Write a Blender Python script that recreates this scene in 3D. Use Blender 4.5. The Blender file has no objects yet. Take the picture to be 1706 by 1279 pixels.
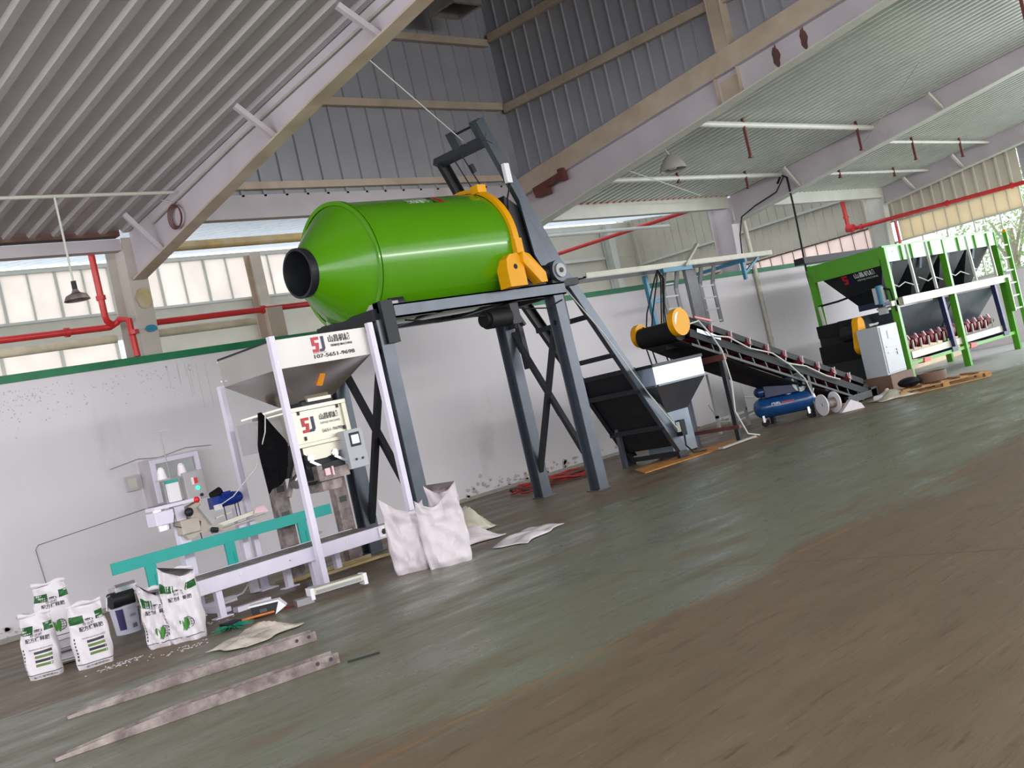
import bpy, bmesh, math, random
from mathutils import Vector as V, Matrix
random.seed(7)
sc = bpy.context.scene
COL = sc.collection
# ---------------------------------------------------------------- camera
FPX, ROLL, PITCH, YAW = 1850.0, math.radians(-12.895), math.radians(.776), math.radians(44.27)
cam = bpy.data.objects.new('camera', bpy.data.cameras.new('camera')); COL.objects.link(cam)
cam.data.sensor_width = 36; cam.data.lens = FPX/1706*36; cam.data.clip_end = 300
fw = V((math.sin(YAW)*math.cos(PITCH), math.cos(YAW)*math.cos(PITCH), math.sin(PITCH)))
r0 = fw.cross(V((0,0,1))).normalized(); u0 = r0.cross(fw)
r1 = math.cos(ROLL)*r0 + math.sin(ROLL)*u0; u1 = -math.sin(ROLL)*r0 + math.cos(ROLL)*u0
cam.matrix_world = Matrix(((r1.x,u1.x,-fw.x,0),(r1.y,u1.y,-fw.y,0),(r1.z,u1.z,-fw.z,1.5),(0,0,0,1)))
sc.camera = cam
# ---------------------------------------------------------------- world, lights, exposure
w = bpy.data.worlds.new('world'); sc.world = w; w.use_nodes = True
bg = w.node_tree.nodes['Background']; bg.inputs[0].default_value = (.90,.95,1,1); bg.inputs[1].default_value = 2.4
sc.view_settings.view_transform = 'Standard'; sc.view_settings.look = 'None'
sc.view_settings.exposure = 0.0; sc.view_settings.gamma = 1; sc.view_settings.use_curve_mapping = False
def area(name, loc, rot, sx, sy, power, col):
    l = bpy.data.lights.new(name, 'AREA'); l.shape = 'RECTANGLE'; l.size = sx; l.size_y = sy; l.energy = power; l.color = col
    o = bpy.data.objects.new(name, l); COL.objects.link(o); o.location = loc; o.rotation_euler = rot; return o
R = math.radians
# daylight entering by the window band of the opposite long side and by the big gate on the right
area('daylight_band_opposite', (10,-9,4.9), (R(100),0,0), 44, 1.0, 2500, (1,.98,.95))
area('daylight_gate', (31,2.0,2.6), (R(80),0,R(90)), 14, 4.4, 1250, (.93,.97,1))
area('fill_left_end', (-12,3,2.6), (R(80),0,R(-90)), 16, 4, 1300, (.95,.95,1))  # added fill lamp
# ---------------------------------------------------------------- materials
def mat(name, col, rough=.5, metal=0, var=.12, scale=6, col2=None, amt=0, stretch=(1,1,1), bump=0, emit=0, trans=0, spec=.5, thr=(.45,.7), coat=0):
    m = bpy.data.materials.new(name); m.use_nodes = True; nt = m.node_tree; N = nt.nodes; L = nt.links
    b = N['Principled BSDF']; b.inputs['Roughness'].default_value = rough; b.inputs['Metallic'].default_value = metal
    b.inputs['Specular IOR Level'].default_value = spec; b.inputs['Coat Weight'].default_value = coat
    tc = N.new('ShaderNodeTexCoord'); mp = N.new('ShaderNodeMapping'); mp.inputs['Scale'].default_value = stretch
    L.new(tc.outputs['Object'], mp.inputs[0])
    nz = N.new('ShaderNodeTexNoise'); nz.inputs['Scale'].default_value = scale; nz.inputs['Detail'].default_value = 5; L.new(mp.outputs[0], nz.inputs[0])
    rp = N.new('ShaderNodeValToRGB'); L.new(nz.outputs[0], rp.inputs[0])
    c = V(col); lo = c*(1-var); hi = c*(1+var)
    rp.color_ramp.elements[0].position = .3; rp.color_ramp.elements[0].color = (*lo,1)
    rp.color_ramp.elements[1].position = .7; rp.color_ramp.elements[1].color = (*[min(1,x) for x in hi],1)
    out = rp.outputs[0]
    if col2:
        n2 = N.new('ShaderNodeTexNoise'); n2.inputs['Scale'].default_value = scale*.55; n2.inputs['Detail'].default_value = 8; n2.inputs['Roughness'].default_value = .65; L.new(mp.outputs[0], n2.inputs[0])
        r2 = N.new('ShaderNodeMapRange'); r2.inputs[1].default_value = thr[0]; r2.inputs[2].default_value = thr[1]; r2.inputs[4].default_value = amt; L.new(n2.outputs[0], r2.inputs[0])
        mx = N.new('ShaderNodeMix'); mx.data_type = 'RGBA'; L.new(r2.outputs[0], mx.inputs[0]); L.new(out, mx.inputs[6]); mx.inputs[7].default_value = (*col2,1); out = mx.outputs[2]
    L.new(out, b.inputs['Base Color'])
    if bump:
        bp = N.new('ShaderNodeBump'); bp.inputs['Strength'].default_value = bump; bp.inputs['Distance'].default_value = .02; L.new(nz.outputs[0], bp.inputs['Height']); L.new(bp.outputs[0], b.inputs['Normal'])
    if emit: L.new(out, b.inputs['Emission Color']); b.inputs['Emission Strength'].default_value = emit
    if trans:
        t = N.new('ShaderNodeBsdfTranslucent'); L.new(out, t.inputs[0]); ms = N.new('ShaderNodeMixShader'); ms.inputs[0].default_value = trans
        L.new(b.outputs[0], ms.inputs[1]); L.new(t.outputs[0], ms.inputs[2]); L.new(ms.outputs[0], N['Material Output'].inputs[0])
    return m
M = {}
M['wall'] = mat('white_plaster', (.72,.68,.71), .75, var=.03, scale=1.2, col2=(.42,.37,.36), amt=.55, stretch=(1,1,.5), thr=(.62,.8), bump=.05)
M['coping'] = mat('green_coping_paint', (.01,.17,.07), .5, var=.15, scale=4)
M['cladding'] = mat('grey_cladding', (.32,.32,.35), .5, var=.06, scale=2)
M['cladding_cream'] = mat('cream_cladding', (.52,.48,.39), .55, var=.06, scale=2)
M['roof'] = mat('roof_sheet', (.45,.42,.43), .42, metal=.1, var=.05, scale=2, col2=(.30,.24,.2), amt=.4, thr=(.6,.8))
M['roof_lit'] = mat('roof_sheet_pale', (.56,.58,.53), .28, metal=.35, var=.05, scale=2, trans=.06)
M['roof_trans'] = mat('translucent_sheet', (.70,.74,.78), .4, var=.05, scale=3, trans=.6)
M['pane'] = mat('translucent_pane', (.93,.87,.82), .5, var=.05, scale=1.5, trans=.72)
M['pane_cream'] = mat('translucent_cream_pane', (.88,.78,.60), .5, var=.05, scale=1.5, trans=.55)
M['pane_pink'] = mat('translucent_pink_pane', (.92,.80,.76), .5, var=.05, scale=1.5, trans=.7)
M['steel'] = mat('mauve_grey_paint', (.50,.45,.48), .45, var=.08, scale=1.5, col2=(.30,.22,.16), amt=.5, thr=(.62,.8))
M['steel_beige'] = mat('beige_primer', (.50,.41,.32), .5, var=.12, scale=2.5, col2=(.30,.20,.12), amt=.4)
M['steel_pale'] = mat('pale_steel_paint', (.55,.55,.49), .45, var=.06, scale=3)
M['rust'] = mat('dark_red_oxide', (.12,.03,.025), .6, var=.2, scale=9)
M['brown'] = mat('brown_gutter', (.10,.045,.035), .6, var=.3, scale=4)
M['ochre'] = mat('ochre_primer', (.42,.30,.12), .5, var=.2, scale=3, col2=(.55,.5,.4), amt=.6)
M['red'] = mat('red_pipe_paint', (.55,.03,.03), .35, var=.08)
M['green'] = mat('drum_green', (.088,.30,.003), .17, var=.04, scale=2, coat=.3)
M['bgreen'] = mat('frame_green', (.075,.29,.012), .35, var=.06, scale=4)
M['bgreen_pale'] = mat('pale_green_panel', (.26,.50,.26), .3, var=.05)
M['yellow'] = mat('guard_yellow', (.80,.36,.0), .5, var=.04, spec=.3)
M['frame'] = mat('slate_frame_paint', (.078,.09,.112), .3, metal=.35, var=.12, scale=5)
M['dark'] = mat('dark_metal', (.018,.019,.023), .45, metal=0, spec=.3, var=.2)
M['black'] = mat('black_rubber', (.008,.008,.009), .6, spec=.25, var=.2)
M['steelblue'] = mat('bare_steel_sheet', (.42,.50,.60), .3, metal=.6, var=.08, scale=3)
M['inox'] = mat('stainless_steel', (.50,.46,.43), .2, metal=.95, var=.05, scale=1.5)
M['inox_white'] = mat('brushed_stainless', (.58,.55,.46), .40, metal=.7, var=.04, scale=2)
M['lilac'] = mat('white_frame_paint', (.76,.71,.84), .4, var=.03)
M['teal'] = mat('teal_paint', (.0,.33,.29), .4, var=.04)
M['grey'] = mat('grey_paint', (.42,.40,.41), .45, var=.05)
M['greycab'] = mat('cabinet_grey', (.44,.46,.49), .4, var=.03)
M['white'] = mat('white_plastic', (.82,.79,.82), .45, var=.02)
M['cloth'] = mat('black_cloth', (.006,.006,.007), 1.0, var=.3, scale=20, spec=.05)
M['bag'] = mat('woven_bag', (.70,.65,.68), .6, var=.04, scale=14, bump=.25)
M['sack'] = mat('plain_woven_sack', (.68,.61,.64), .6, var=.05, scale=9, bump=.35)
M['oldsack'] = mat('grubby_sack', (.50,.44,.38), .65, var=.2, scale=12, bump=.3)
M['lampgrey'] = mat('lamp_grey', (.30,.28,.25), .5)
M['tubebeige'] = mat('tube_beige', (.56,.50,.37), .5, var=.2, scale=4)
M['colgrey'] = mat('column_grey', (.47,.42,.38), .5, var=.1, scale=2)
M['traydark'] = mat('tray_dark_grey', (.17,.17,.18), .5, var=.15)
M['headbeige'] = mat('machine_beige', (.46,.40,.34), .45, var=.1)
M['band'] = mat('satin_stainless', (.50,.47,.45), .42, metal=.6, var=.06, scale=2)
M['idler'] = mat('idler_red', (.16,.012,.02), .5, var=.2)
M['clear'] = mat('cloudy_plastic_film', (.52,.48,.38), .3, var=.15, scale=8, bump=.5)
M['bandg'] = mat('bag_green', (.012,.10,.02), .5, var=.2)
M['leafg'] = mat('bag_leaf_green', (.05,.22,.03), .5, var=.2)
M['olive'] = mat('bag_olive', (.13,.22,.05), .5, var=.1)
M['ink'] = mat('dark_ink', (.04,.035,.045), .6, var=.1)
M['inkgrey'] = mat('grey_ink', (.07,.068,.07), .6, var=.1)
M['navy'] = mat('navy_paint', (.01,.015,.07), .4, var=.1)
M['blue'] = mat('motor_blue', (.01,.035,.28), .35, var=.15)
M['cblue'] = mat('compressor_blue', (.008,.06,.20), .25, var=.15, coat=.3)
M['logored'] = mat('logo_red', (.55,.01,.03), .4, var=.05)
M['wtext'] = mat('white_lettering', (.75,.78,.75), .5, var=.03)
M['bracket'] = mat('bracket_blue', (.03,.20,.32), .4, var=.1)
M['tray'] = mat('cable_tray_grey', (.30,.30,.31), .4, metal=.5, var=.1)
M['traypale'] = mat('cable_tray_pale', (.44,.42,.35), .45, metal=.2, var=.08)
M['wood'] = mat('pallet_wood', (.42,.22,.09), .7, var=.25, scale=10, stretch=(1,1,4))
M['carton'] = mat('brown_box', (.16,.09,.06), .7, var=.08)
M['ply'] = mat('pale_plywood', (.55,.42,.30), .6, var=.08)
M['board'] = mat('cream_board', (.70,.56,.40), .6, var=.10, scale=2)
M['wornsteel'] = mat('worn_steel', (.19,.145,.14), .55, metal=.2, var=.35, scale=9, col2=(.50,.43,.40), amt=.8, bump=.2)
M['green_led'] = mat('green_lamp', (.02,.8,.35), .3, emit=2.5)
M['blue_led'] = mat('lit_display', (.55,.62,1), .3, emit=1.2)
M['redbtn'] = mat('red_switch', (.7,.02,.02), .4)
M['pinkp'] = mat('pale_pink_plate', (.95,.62,.68), .4, var=.03)
M['amber'] = mat('amber_vibrator', (.75,.28,.02), .4, var=.1)
M['chrome'] = mat('bright_metal', (.7,.68,.7), .25, metal=.9, var=.15, scale=12)
M['tin'] = mat('galvanised_duct', (.36,.34,.31), .4, metal=.6, var=.2, scale=3)
M['cement'] = mat('cement_edge', (.34,.32,.29), .8, var=.1)
M['bristle'] = mat('green_bristle', (.0,.28,.16), .6, var=.3, scale=20)
M['orange'] = mat('orange_paint', (.6,.16,.03), .5, var=.1)
M['pit'] = mat('orange_dust', (.50,.21,.035), .8, var=.25, scale=5)
M['leaf'] = mat('tree_leaf', (.28,.42,.16), .6, var=.4, scale=2, trans=.4)
M['bark'] = mat('tree_bark', (.3,.25,.2), .8)
M['thread'] = mat('white_thread', (.85,.80,.82), .8, var=.03)
M['cord'] = mat('pale_cable', (.60,.62,.58), .5, var=.05)
M['cordred'] = mat('red_hose', (.35,.03,.025), .5, var=.1)
M['bucketp'] = mat('white_pail', (.68,.68,.80), .4, var=.03)
M['purple'] = mat('purple_print', (.05,.03,.14), .5, var=.1)
M['glass'] = None
def glassmat():
    m = bpy.data.materials.new('thin_glass'); m.use_nodes = True; N = m.node_tree.nodes; L = m.node_tree.links
    t = N.new('ShaderNodeBsdfTransparent'); g = N.new('ShaderNodeBsdfGlossy'); g.inputs[1].default_value = .05; ms = N.new('ShaderNodeMixShader'); ms.inputs[0].default_value = .07
    L.new(t.outputs[0], ms.inputs[1]); L.new(g.outputs[0], ms.inputs[2]); L.new(ms.outputs[0], N['Material Output'].inputs[0]); return m
M['glass'] = glassmat()
def floormat():
    m = bpy.data.materials.new('worn_green_floor'); m.use_nodes = True; nt = m.node_tree; N = nt.nodes; L = nt.links; b = N['Principled BSDF']
    def math_(op, a, b_=None, clamp=False):
        n = N.new('ShaderNodeMath'); n.operation = op; n.use_clamp = clamp
        for i, x in enumerate((a, b_)):
            if x is None: continue
            if hasattr(x, 'links'): L.new(x, n.inputs[i])
            else: n.inputs[i].default_value = x
        return n.outputs[0]
    def noise(scale, stretch, detail=6, rough=.6):
        mp = N.new('ShaderNodeMapping'); mp.inputs['Scale'].default_value = stretch; L.new(tc.outputs['Object'], mp.inputs[0])
        n = N.new('ShaderNodeTexNoise'); n.inputs['Scale'].default_value = scale; n.inputs['Detail'].default_value = detail; n.inputs['Roughness'].default_value = rough; L.new(mp.outputs[0], n.inputs[0]); return n.outputs[0]
    def rng(x, a, b_, lo=0, hi=1):
        n = N.new('ShaderNodeMapRange'); n.inputs[1].default_value = a; n.inputs[2].default_value = b_; n.inputs[3].default_value = lo; n.inputs[4].default_value = hi; L.new(x, n.inputs[0]); return n.outputs[0]
    def mix(f, a, b_):
        n = N.new('ShaderNodeMix'); n.data_type = 'RGBA'
        if hasattr(f, 'links'): L.new(f, n.inputs[0])
        else: n.inputs[0].default_value = f
        for i, x in ((6,a),(7,b_)):
            if hasattr(x, 'links'): L.new(x, n.inputs[i])
            else: n.inputs[i].default_value = (*x,1)
        return n.outputs[2]
    tc = N.new('ShaderNodeTexCoord'); sp = N.new('ShaderNodeSeparateXYZ'); L.new(tc.outputs['Object'], sp.inputs[0])
    X, Y = sp.outputs[0], sp.outputs[1]
    big = noise(.35, (.6,1.4,1)); mid = noise(1.6, (.5,1.6,1)); fine = noise(9, (.35,2.2,1), 8, .7); grit = noise(40, (.5,1.5,1), 4, .7)
    Yw = math_('ADD', Y, math_('MULTIPLY', math_('SUBTRACT', big, .5), 1.6))
    blk = noise(.8, (.8,2.0,1), 2, .4); Yw = math_('ADD', Yw, math_('MULTIPLY', math_('SUBTRACT', fine, .5), 1.6)); Yw = math_('ADD', Yw, math_('MULTIPLY', math_('SUBTRACT', blk, .5), 1.8))
    zone = math_('MULTIPLY', rng(Yw, 4.3, 4.7), rng(Yw, 9.3, 8.8))       # the painted lane
    green = mix(mid, (.135,.142,.092), (.225,.23,.155)); brown = mix(mid, (.125,.088,.052), (.225,.165,.105))
    wear = rng(mid, .58, .68, 0, .85)
    c = mix(math_('MULTIPLY', zone, math_('SUBTRACT', 1, wear)), brown, green)
    gpatch = math_('MULTIPLY', rng(big, .56, .64), .45); c = mix(gpatch, c, (.12,.135,.09))
    st = noise(3.2, (.22,2.6,1), 9, .75); c = mix(rng(st, .55, .68, 0, .7), c, (.13,.075,.038))
    c = mix(rng(fine, .56, .70, 0, .75), c, (.065,.042,.026)); pale = noise(6, (.3,2.0,1), 8, .75); c = mix(rng(pale, .60, .72, 0, .55), c, (.30,.29,.24)); c = mix(rng(grit, .60, .75, 0, .45), c, (.34,.30,.24))
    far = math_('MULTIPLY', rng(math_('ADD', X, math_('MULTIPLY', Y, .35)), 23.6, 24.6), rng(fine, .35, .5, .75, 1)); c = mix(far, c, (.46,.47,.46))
    # faded lane line
    ln = math_('LESS_THAN', math_('ABSOLUTE', math_('SUBTRACT', math_('SUBTRACT', Y, 4.42), math_('MULTIPLY', X, .0))), .035)
    ln = math_('MULTIPLY', ln, rng(fine, .42, .56)); c = mix(math_('MULTIPLY', ln, .7), c, (.28,.15,.06))
    j = math_('LESS_THAN', math_('ABSOLUTE', math_('SUBTRACT', math_('MODULO', math_('ADD', X, 101.6), 6.0), 0.0)), .012)
    c = mix(math_('MULTIPLY', j, .8), c, (.05,.04,.03))
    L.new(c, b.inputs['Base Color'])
    rr = rng(mid, .38, .62, .24, .50); rr = math_('ADD', rr, math_('MULTIPLY', math_('SUBTRACT', 1, zone), .16)); L.new(rr, b.inputs['Roughness']); b.inputs['Specular IOR Level'].default_value = .5
    bp = N.new('ShaderNodeBump'); bp.inputs['Strength'].default_value = .28; bp.inputs['Distance'].default_value = .012; L.new(math_('ADD', fine, math_('MULTIPLY', mid, 1.5)), bp.inputs['Height']); L.new(bp.outputs[0], b.inputs['Normal'])
    return m
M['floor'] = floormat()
# ---------------------------------------------------------------- mesh helpers
class MB:
    def __init__(s): s.v = []; s.f = []
    def add(s, vs, fs):
        k = len(s.v); s.v += [tuple(p) for p in vs]; s.f += [tuple(i+k for i in f) for f in fs]; return s
    def bx(s, x0,x1,y0,y1,z0,z1):
        return s.add([(x0,y0,z0),(x1,y0,z0),(x1,y1,z0),(x0,y1,z0),(x0,y0,z1),(x1,y0,z1),(x1,y1,z1),(x0,y1,z1)],[(3,2,1,0),(4,5,6,7),(0,1,5,4),(1,2,6,5),(2,3,7,6),(3,0,4,7)])
    def fr(s, p0, p1, up):
        a = (V(p1)-V(p0)).normalized(); u = V(up); u = u - a*u.dot(a)
        if u.length < 1e-4: u = V((1,0,0)) - a*a.x
        u.normalize(); return a, a.cross(u), u
    def bar(s, p0, p1, w_, h, up=(0,0,1)):
        p0, p1 = V(p0), V(p1); a, r, u = s.fr(p0,p1,up); vs = []
        for p in (p0,p1):
            for x,y in ((-1,-1),(1,-1),(1,1),(-1,1)): vs.append(p + r*x*w_/2 + u*y*h/2)
        return s.add(vs, [(3,2,1,0),(4,5,6,7),(0,1,5,4),(1,2,6,5),(2,3,7,6),(3,0,4,7)])
    def ibeam(s, p0, p1, w_, h, t=.02, up=(0,0,1)):
        p0, p1 = V(p0), V(p1); a, r, u = s.fr(p0,p1,up)
        s.bar(p0+u*(h/2-t/2), p1+u*(h/2-t/2), w_, t, up); s.bar(p0-u*(h/2-t/2), p1-u*(h/2-t/2), w_, t, up)
        return s.bar(p0, p1, t, h-2*t, up)
    def prism(s, poly, ext):
        n = len(poly); e = V(ext); vs = [V(p) for p in poly] + [V(p)+e for p in poly]
        nrm = sum(((V(poly[i])-V(poly[0])).cross(V(poly[(i+1)%n])-V(poly[0])) for i in range(1,n-1)), V((0,0,0)))
        fl = nrm.dot(e) > 0
        fs = [tuple(range(n)), tuple(range(2*n-1,n-1,-1))] + [(i,n+i,n+(i+1)%n,(i+1)%n) for i in range(n)]
        if fl: fs = [tuple(reversed(f)) for f in fs]
        return s.add(vs, fs)
    def cyl(s, p0, p1, r, n=16, r2=None, caps=True):
        p0, p1 = V(p0), V(p1); r2 = r if r2 is None else r2; a, x, y = s.fr(p0,p1,(0,0,1)); vs = []
        for p, q in ((p0,r),(p1,r2)):
            for i in range(n):
                t = 2*math.pi*i/n; vs.append(p + x*math.cos(t)*q + y*math.sin(t)*q)
        fs = [(i,(i+1)%n,n+(i+1)%n,n+i) for i in range(n)]
        if caps: fs += [tuple(range(n-1,-1,-1)), tuple(range(n,2*n))]
        return s.add(vs, fs)
    def lathe(s, prof, o, ax, n=32, a0=0, a1=2*math.pi, close=False):
        o, ax = V(o), V(ax).normalized(); a, x, y = s.fr(o, o+ax, (0,0,1)); full = abs(a1-a0-2*math.pi) < 1e-6; m = n if full else n+1; vs = []
        for t_, r in prof:
            for i in range(m):
                t = a0+(a1-a0)*i/n; vs.append(o + ax*t_ + x*math.cos(t)*r + y*math.sin(t)*r)
        k = len(prof); fs = []
        for j in range(k if close else k-1):
            for i in range(m if full else n):
                i2 = (i+1)%m; j2 = (j+1)%k; fs.append((j*m+i, j*m+i2, j2*m+i2, j2*m+i))
        if close and not full: fs += [tuple(j*m for j in range(k)), tuple(j*m+n for j in range(k-1,-1,-1))]
        return s.add(vs, fs)
    def tube(s, pts, r, n=8):
        pts = [V(p) for p in pts]; vs = []; K = len(pts); x = None
        for i, p in enumerate(pts):
            d = (pts[min(i+1,K-1)]-pts[max(i-1,0)]).normalized()
            if x is None: x = d.cross(V((0,0,1))); x = x if x.length > .05 else V((1,0,0))
            x = (x - d*x.dot(d)).normalized(); y = d.cross(x)
            for q in range(n):
                t = 2*math.pi*q/n; vs.append(p + x*math.cos(t)*r + y*math.sin(t)*r)
        fs = [(i*n+q, i*n+(q+1)%n, (i+1)*n+(q+1)%n, (i+1)*n+q) for i in range(K-1) for q in range(n)]
        fs += [tuple(range(n-1,-1,-1)), tuple(range((K-1)*n, K*n))]
        return s.add(vs, fs)
    def sphere(s, c, r, n=14, m=8, sc_=(1,1,1)):
        c = V(c); vs = [c+V((0,0,-r*sc_[2]))]
        for j in range(1,m):
            ph = -math.pi/2+math.pi*j/m
            for i in range(n):
                t = 2*math.pi*i/n; vs.append(c+V((math.cos(t)*math.cos(ph)*r*sc_[0], math.sin(t)*math.cos(ph)*r*sc_[1], math.sin(ph)*r*sc_[2])))
        vs.append(c+V((0,0,r*sc_[2]))); fs = [(0,1+(i+1)%n,1+i) for i in range(n)]
        for j in range(m-2):
            for i in range(n): fs.append((1+j*n+i,1+j*n+(i+1)%n,1+(j+1)*n+(i+1)%n,1+(j+1)*n+i))
        k = 1+(m-2)*n; fs += [(k+i,k+(i+1)%n,k+n) for i in range(n)]
        return s.add(vs, fs)
    def grid(s, fn, nu, nv, wrapu=False):
        mu = nu if wrapu else nu+1
        vs = [fn(i/nu, j/nv) for j in range(nv+1) for i in range(mu)]
        fs = [(j*mu+i, j*mu+(i+1)%mu, (j+1)*mu+(i+1)%mu, (j+1)*mu+i) for j in range(nv) for i in range(mu if wrapu else nu)]
        return s.add(vs, fs)
    def build(s, name, m, parent=None, smooth=False, bevel=0, solid=0, sub=0):
        off = V(OFF.get(parent.name, (0,0,0))) if parent else None
        if parent is None:
            if not s.v: return None
            xs, ys, zs = zip(*s.v); off = V(((min(xs)+max(xs))/2, (min(ys)+max(ys))/2, min(zs)))
        me = bpy.data.meshes.new(name); me.from_pydata([V(p)-off for p in s.v], [], s.f); me.validate()
        ms = m if isinstance(m, (list,tuple)) else [m]
        for q in ms: me.materials.append(M[q])
        if smooth:
            for p in me.polygons: p.use_smooth = True
            me.set_sharp_from_angle(angle=R(40))
        o = bpy.data.objects.new(name, me); COL.objects.link(o)
        if parent: o.parent = parent; OFF[o.name] = tuple(off)
        else: o.location = off; OFF[o.name] = tuple(off)
        if bevel:
            b = o.modifiers.new('bevel','BEVEL'); b.width = bevel; b.segments = 2; b.limit_method = 'ANGLE'
        if solid:
            b = o.modifiers.new('solid','SOLIDIFY'); b.thickness = solid; b.offset = 0
        if sub:
            b = o.modifiers.new('sub','SUBSURF'); b.levels = sub; b.render_levels = sub
        return o
OFF = {}
def tag(o, label, cat, group=None, kind=None):
    if label: o['label'] = label
    if cat: o['category'] = cat
    if group: o['group'] = group
    if kind: o['kind'] = kind
    return o
def thing(name, label, cat, loc=(0,0,0), group=None):
    o = bpy.data.objects.new(name, None); COL.objects.link(o); o.location = loc; o.empty_display_size = .2
    OFF[o.name] = tuple(loc); return tag(o, label, cat, group)
def struct(o): o['kind'] = 'structure'; return o
def copy_tree(src, loc=None, rz=None, label=None, parent=None):
    c = src.copy(); COL.objects.link(c)
    if parent: c.parent = parent
    if loc is not None: c.location = loc
    if rz is not None: c.rotation_euler = (0,0,rz)
    if label: c['label'] = label
    for ch in list(src.children): copy_tree(ch, parent=c)
    return c
def textgeo(body, bold=False):
    cu = bpy.data.curves.new('t','FONT'); cu.body = body; cu.resolution_u = 3; cu.align_x = 'LEFT'
    if bold: cu.offset = .022
    o = bpy.data.objects.new('t', cu); COL.objects.link(o); bpy.context.view_layer.update()
    me = bpy.data.meshes.new_from_object(o.evaluated_get(bpy.context.evaluated_depsgraph_get()))
    vs = [tuple(v.co) for v in me.vertices]; fs = [tuple(p.vertices) for p in me.polygons]
    bpy.data.objects.remove(o); bpy.data.curves.remove(cu); bpy.data.meshes.remove(me)
    x0 = min(v[0] for v in vs); x1 = max(v[0] for v in vs); y0 = min(v[1] for v in vs); y1 = max(v[1] for v in vs)
    return [((v[0]-x0)/(x1-x0), (v[1]-y0)/(y1-y0)) for v in vs], fs
def text_on(mb, body, fn, bold=False):      # fn maps (u,v) in 0..1 to a point
    vs, fs = textgeo(body, bold); return mb.add([fn(*p) for p in vs], fs)
def plane_fn(o, rx, uy):                    # rectangle from corner o with edge vectors
    o, rx, uy = V(o), V(rx), V(uy); return lambda u, v: o + rx*u + uy*v
LOGO_S = [(0,1),(.02,.42),(.30,.42),(.26,.2),(.0,.2),(.0,0),(.46,0),(.56,.6),(.24,.62),(.24,.80),(.60,.80),(.60,1)]
LOGO_J = [(.78,1),(1,1),(1,.18),(.86,0),(.52,0),(.55,.17),(.76,.2),(.78,.3)]
def logo(parent, fn, mats=('logored','navy')):
    for nm, pts, mm in (('logo_letter',LOGO_S,mats[0]),('logo_letter',LOGO_J,mats[1])):
        mb = MB(); mb.add([fn(*p) for p in pts], [tuple(range(len(pts)))]); mb.build(nm, mm, parent)
def clothpts(u, v, seed=0): return math.sin(u*9+seed)*math.cos(v*7+seed*1.7)*.5+math.sin(u*23+v*11+seed)*.3
exec_parts = []
W = 14.2       # inner face line of the long low wall
ZW = 3.19
# ================================================================ SETTING
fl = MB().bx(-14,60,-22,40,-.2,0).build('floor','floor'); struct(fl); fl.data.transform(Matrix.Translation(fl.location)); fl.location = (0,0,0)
b = MB().bx(-9,30,W,W+.2,0,ZW-.09); struct(b.build('wall_back','wall'))
b = MB().bx(-9,30,W-.03,W+.23,ZW-.09,ZW+.01); struct(b.build('trim_1','coping'))
# concrete patch and crack lines on the low wall
b = MB().bx(-9,30,W-.012,W,0,.06); struct(b.build('baseboard_back','cement'))
# end wall at X=30: low wall, window band, cream panes, cladding above
XE = 30.0
def ribbed(mb, o, du, dv, n, nrm, depth=.03, wr=.25):     # trapezoid ribbed sheet from corner o
    o, du, dv, nrm = V(o), V(du), V(dv), V(nrm)
    us = []
    for i in range(n):
        us += [(i/n,0),((i+1-wr)/n,0),((i+1-wr*.8)/n,1),((i+1-wr*.2)/n,1)]
    us.append((1,0)); k = len(us)
    vs = [o+du*u+nrm*depth*h for u,h in us] + [o+du*u+dv+nrm*depth*h for u,h in us]
    mb.add(vs, [(i,i+1,k+i+1,k+i) for i in range(k-1)]); return mb
b = MB().bx(XE,XE+.2,10.8,W,0,1.87); struct(b.build('wall_right','wall'))
b = MB().bx(XE,XE+.2,W+.2,24,0,3.4); struct(b.build('wall_right_annex','wall'))
b = MB(); ribbed(b, (XE,10.7,4.0), (0,13.3,0), (0,0,2.9), 44, (-1,0,0), .04); struct(b.build('wall_right_cladding','cladding_cream'))
b = MB().bx(XE+.06,XE+.12,5,10.7,3.9,7); struct(b.build('wall_right_gable','cladding'))
wn = MB(); 
for i in range(10):
    y0 = 10.85+i*.335; wn.bx(XE,XE+.03,y0,y0+.32,3.42,3.96)
wf = MB().bx(XE-.02,XE+.05,10.7,W+.4,3.38,3.42).bx(XE-.02,XE+.05,10.7,W+.4,3.96,4.0)
for i in range(11): wf.bx(XE-.01,XE+.04,10.835+i*.335-.008+.0,10.835+i*.335+.008,3.42,3.96)
f = wf.build('window_1','steel_pale'); struct(f); wn.build('pane','pane_cream',f)
wf = MB().bx(XE-.02,XE+.05,W+.2,24,3.36,3.4).bx(XE-.02,XE+.05,W+.2,24,3.96,4.0); wn = MB()
for i in range(24):
    y0 = W+.25+i*.4; wn.bx(XE,XE+.03,y0,y0+.385,3.4,3.96); wf.bx(XE-.01,XE+.04,y0-.012,y0,3.4,3.96)
f = wf.build('window_2','brown'); struct(f); wn.build('pane','pane_pink',f)
wf = MB().bx(XE-.02,XE+.05,10.7,W,1.87,1.91)
for y0 in (10.75,11.45,12.15,12.9,13.6): wf.bx(XE-.01,XE+.04,y0,y0+.03,1.9,3.4)
f = wf.build('window_3','steel_pale'); struct(f); MB().bx(XE+.01,XE+.018,10.75,W,1.9,3.4).build('pane','glass',f)
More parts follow.
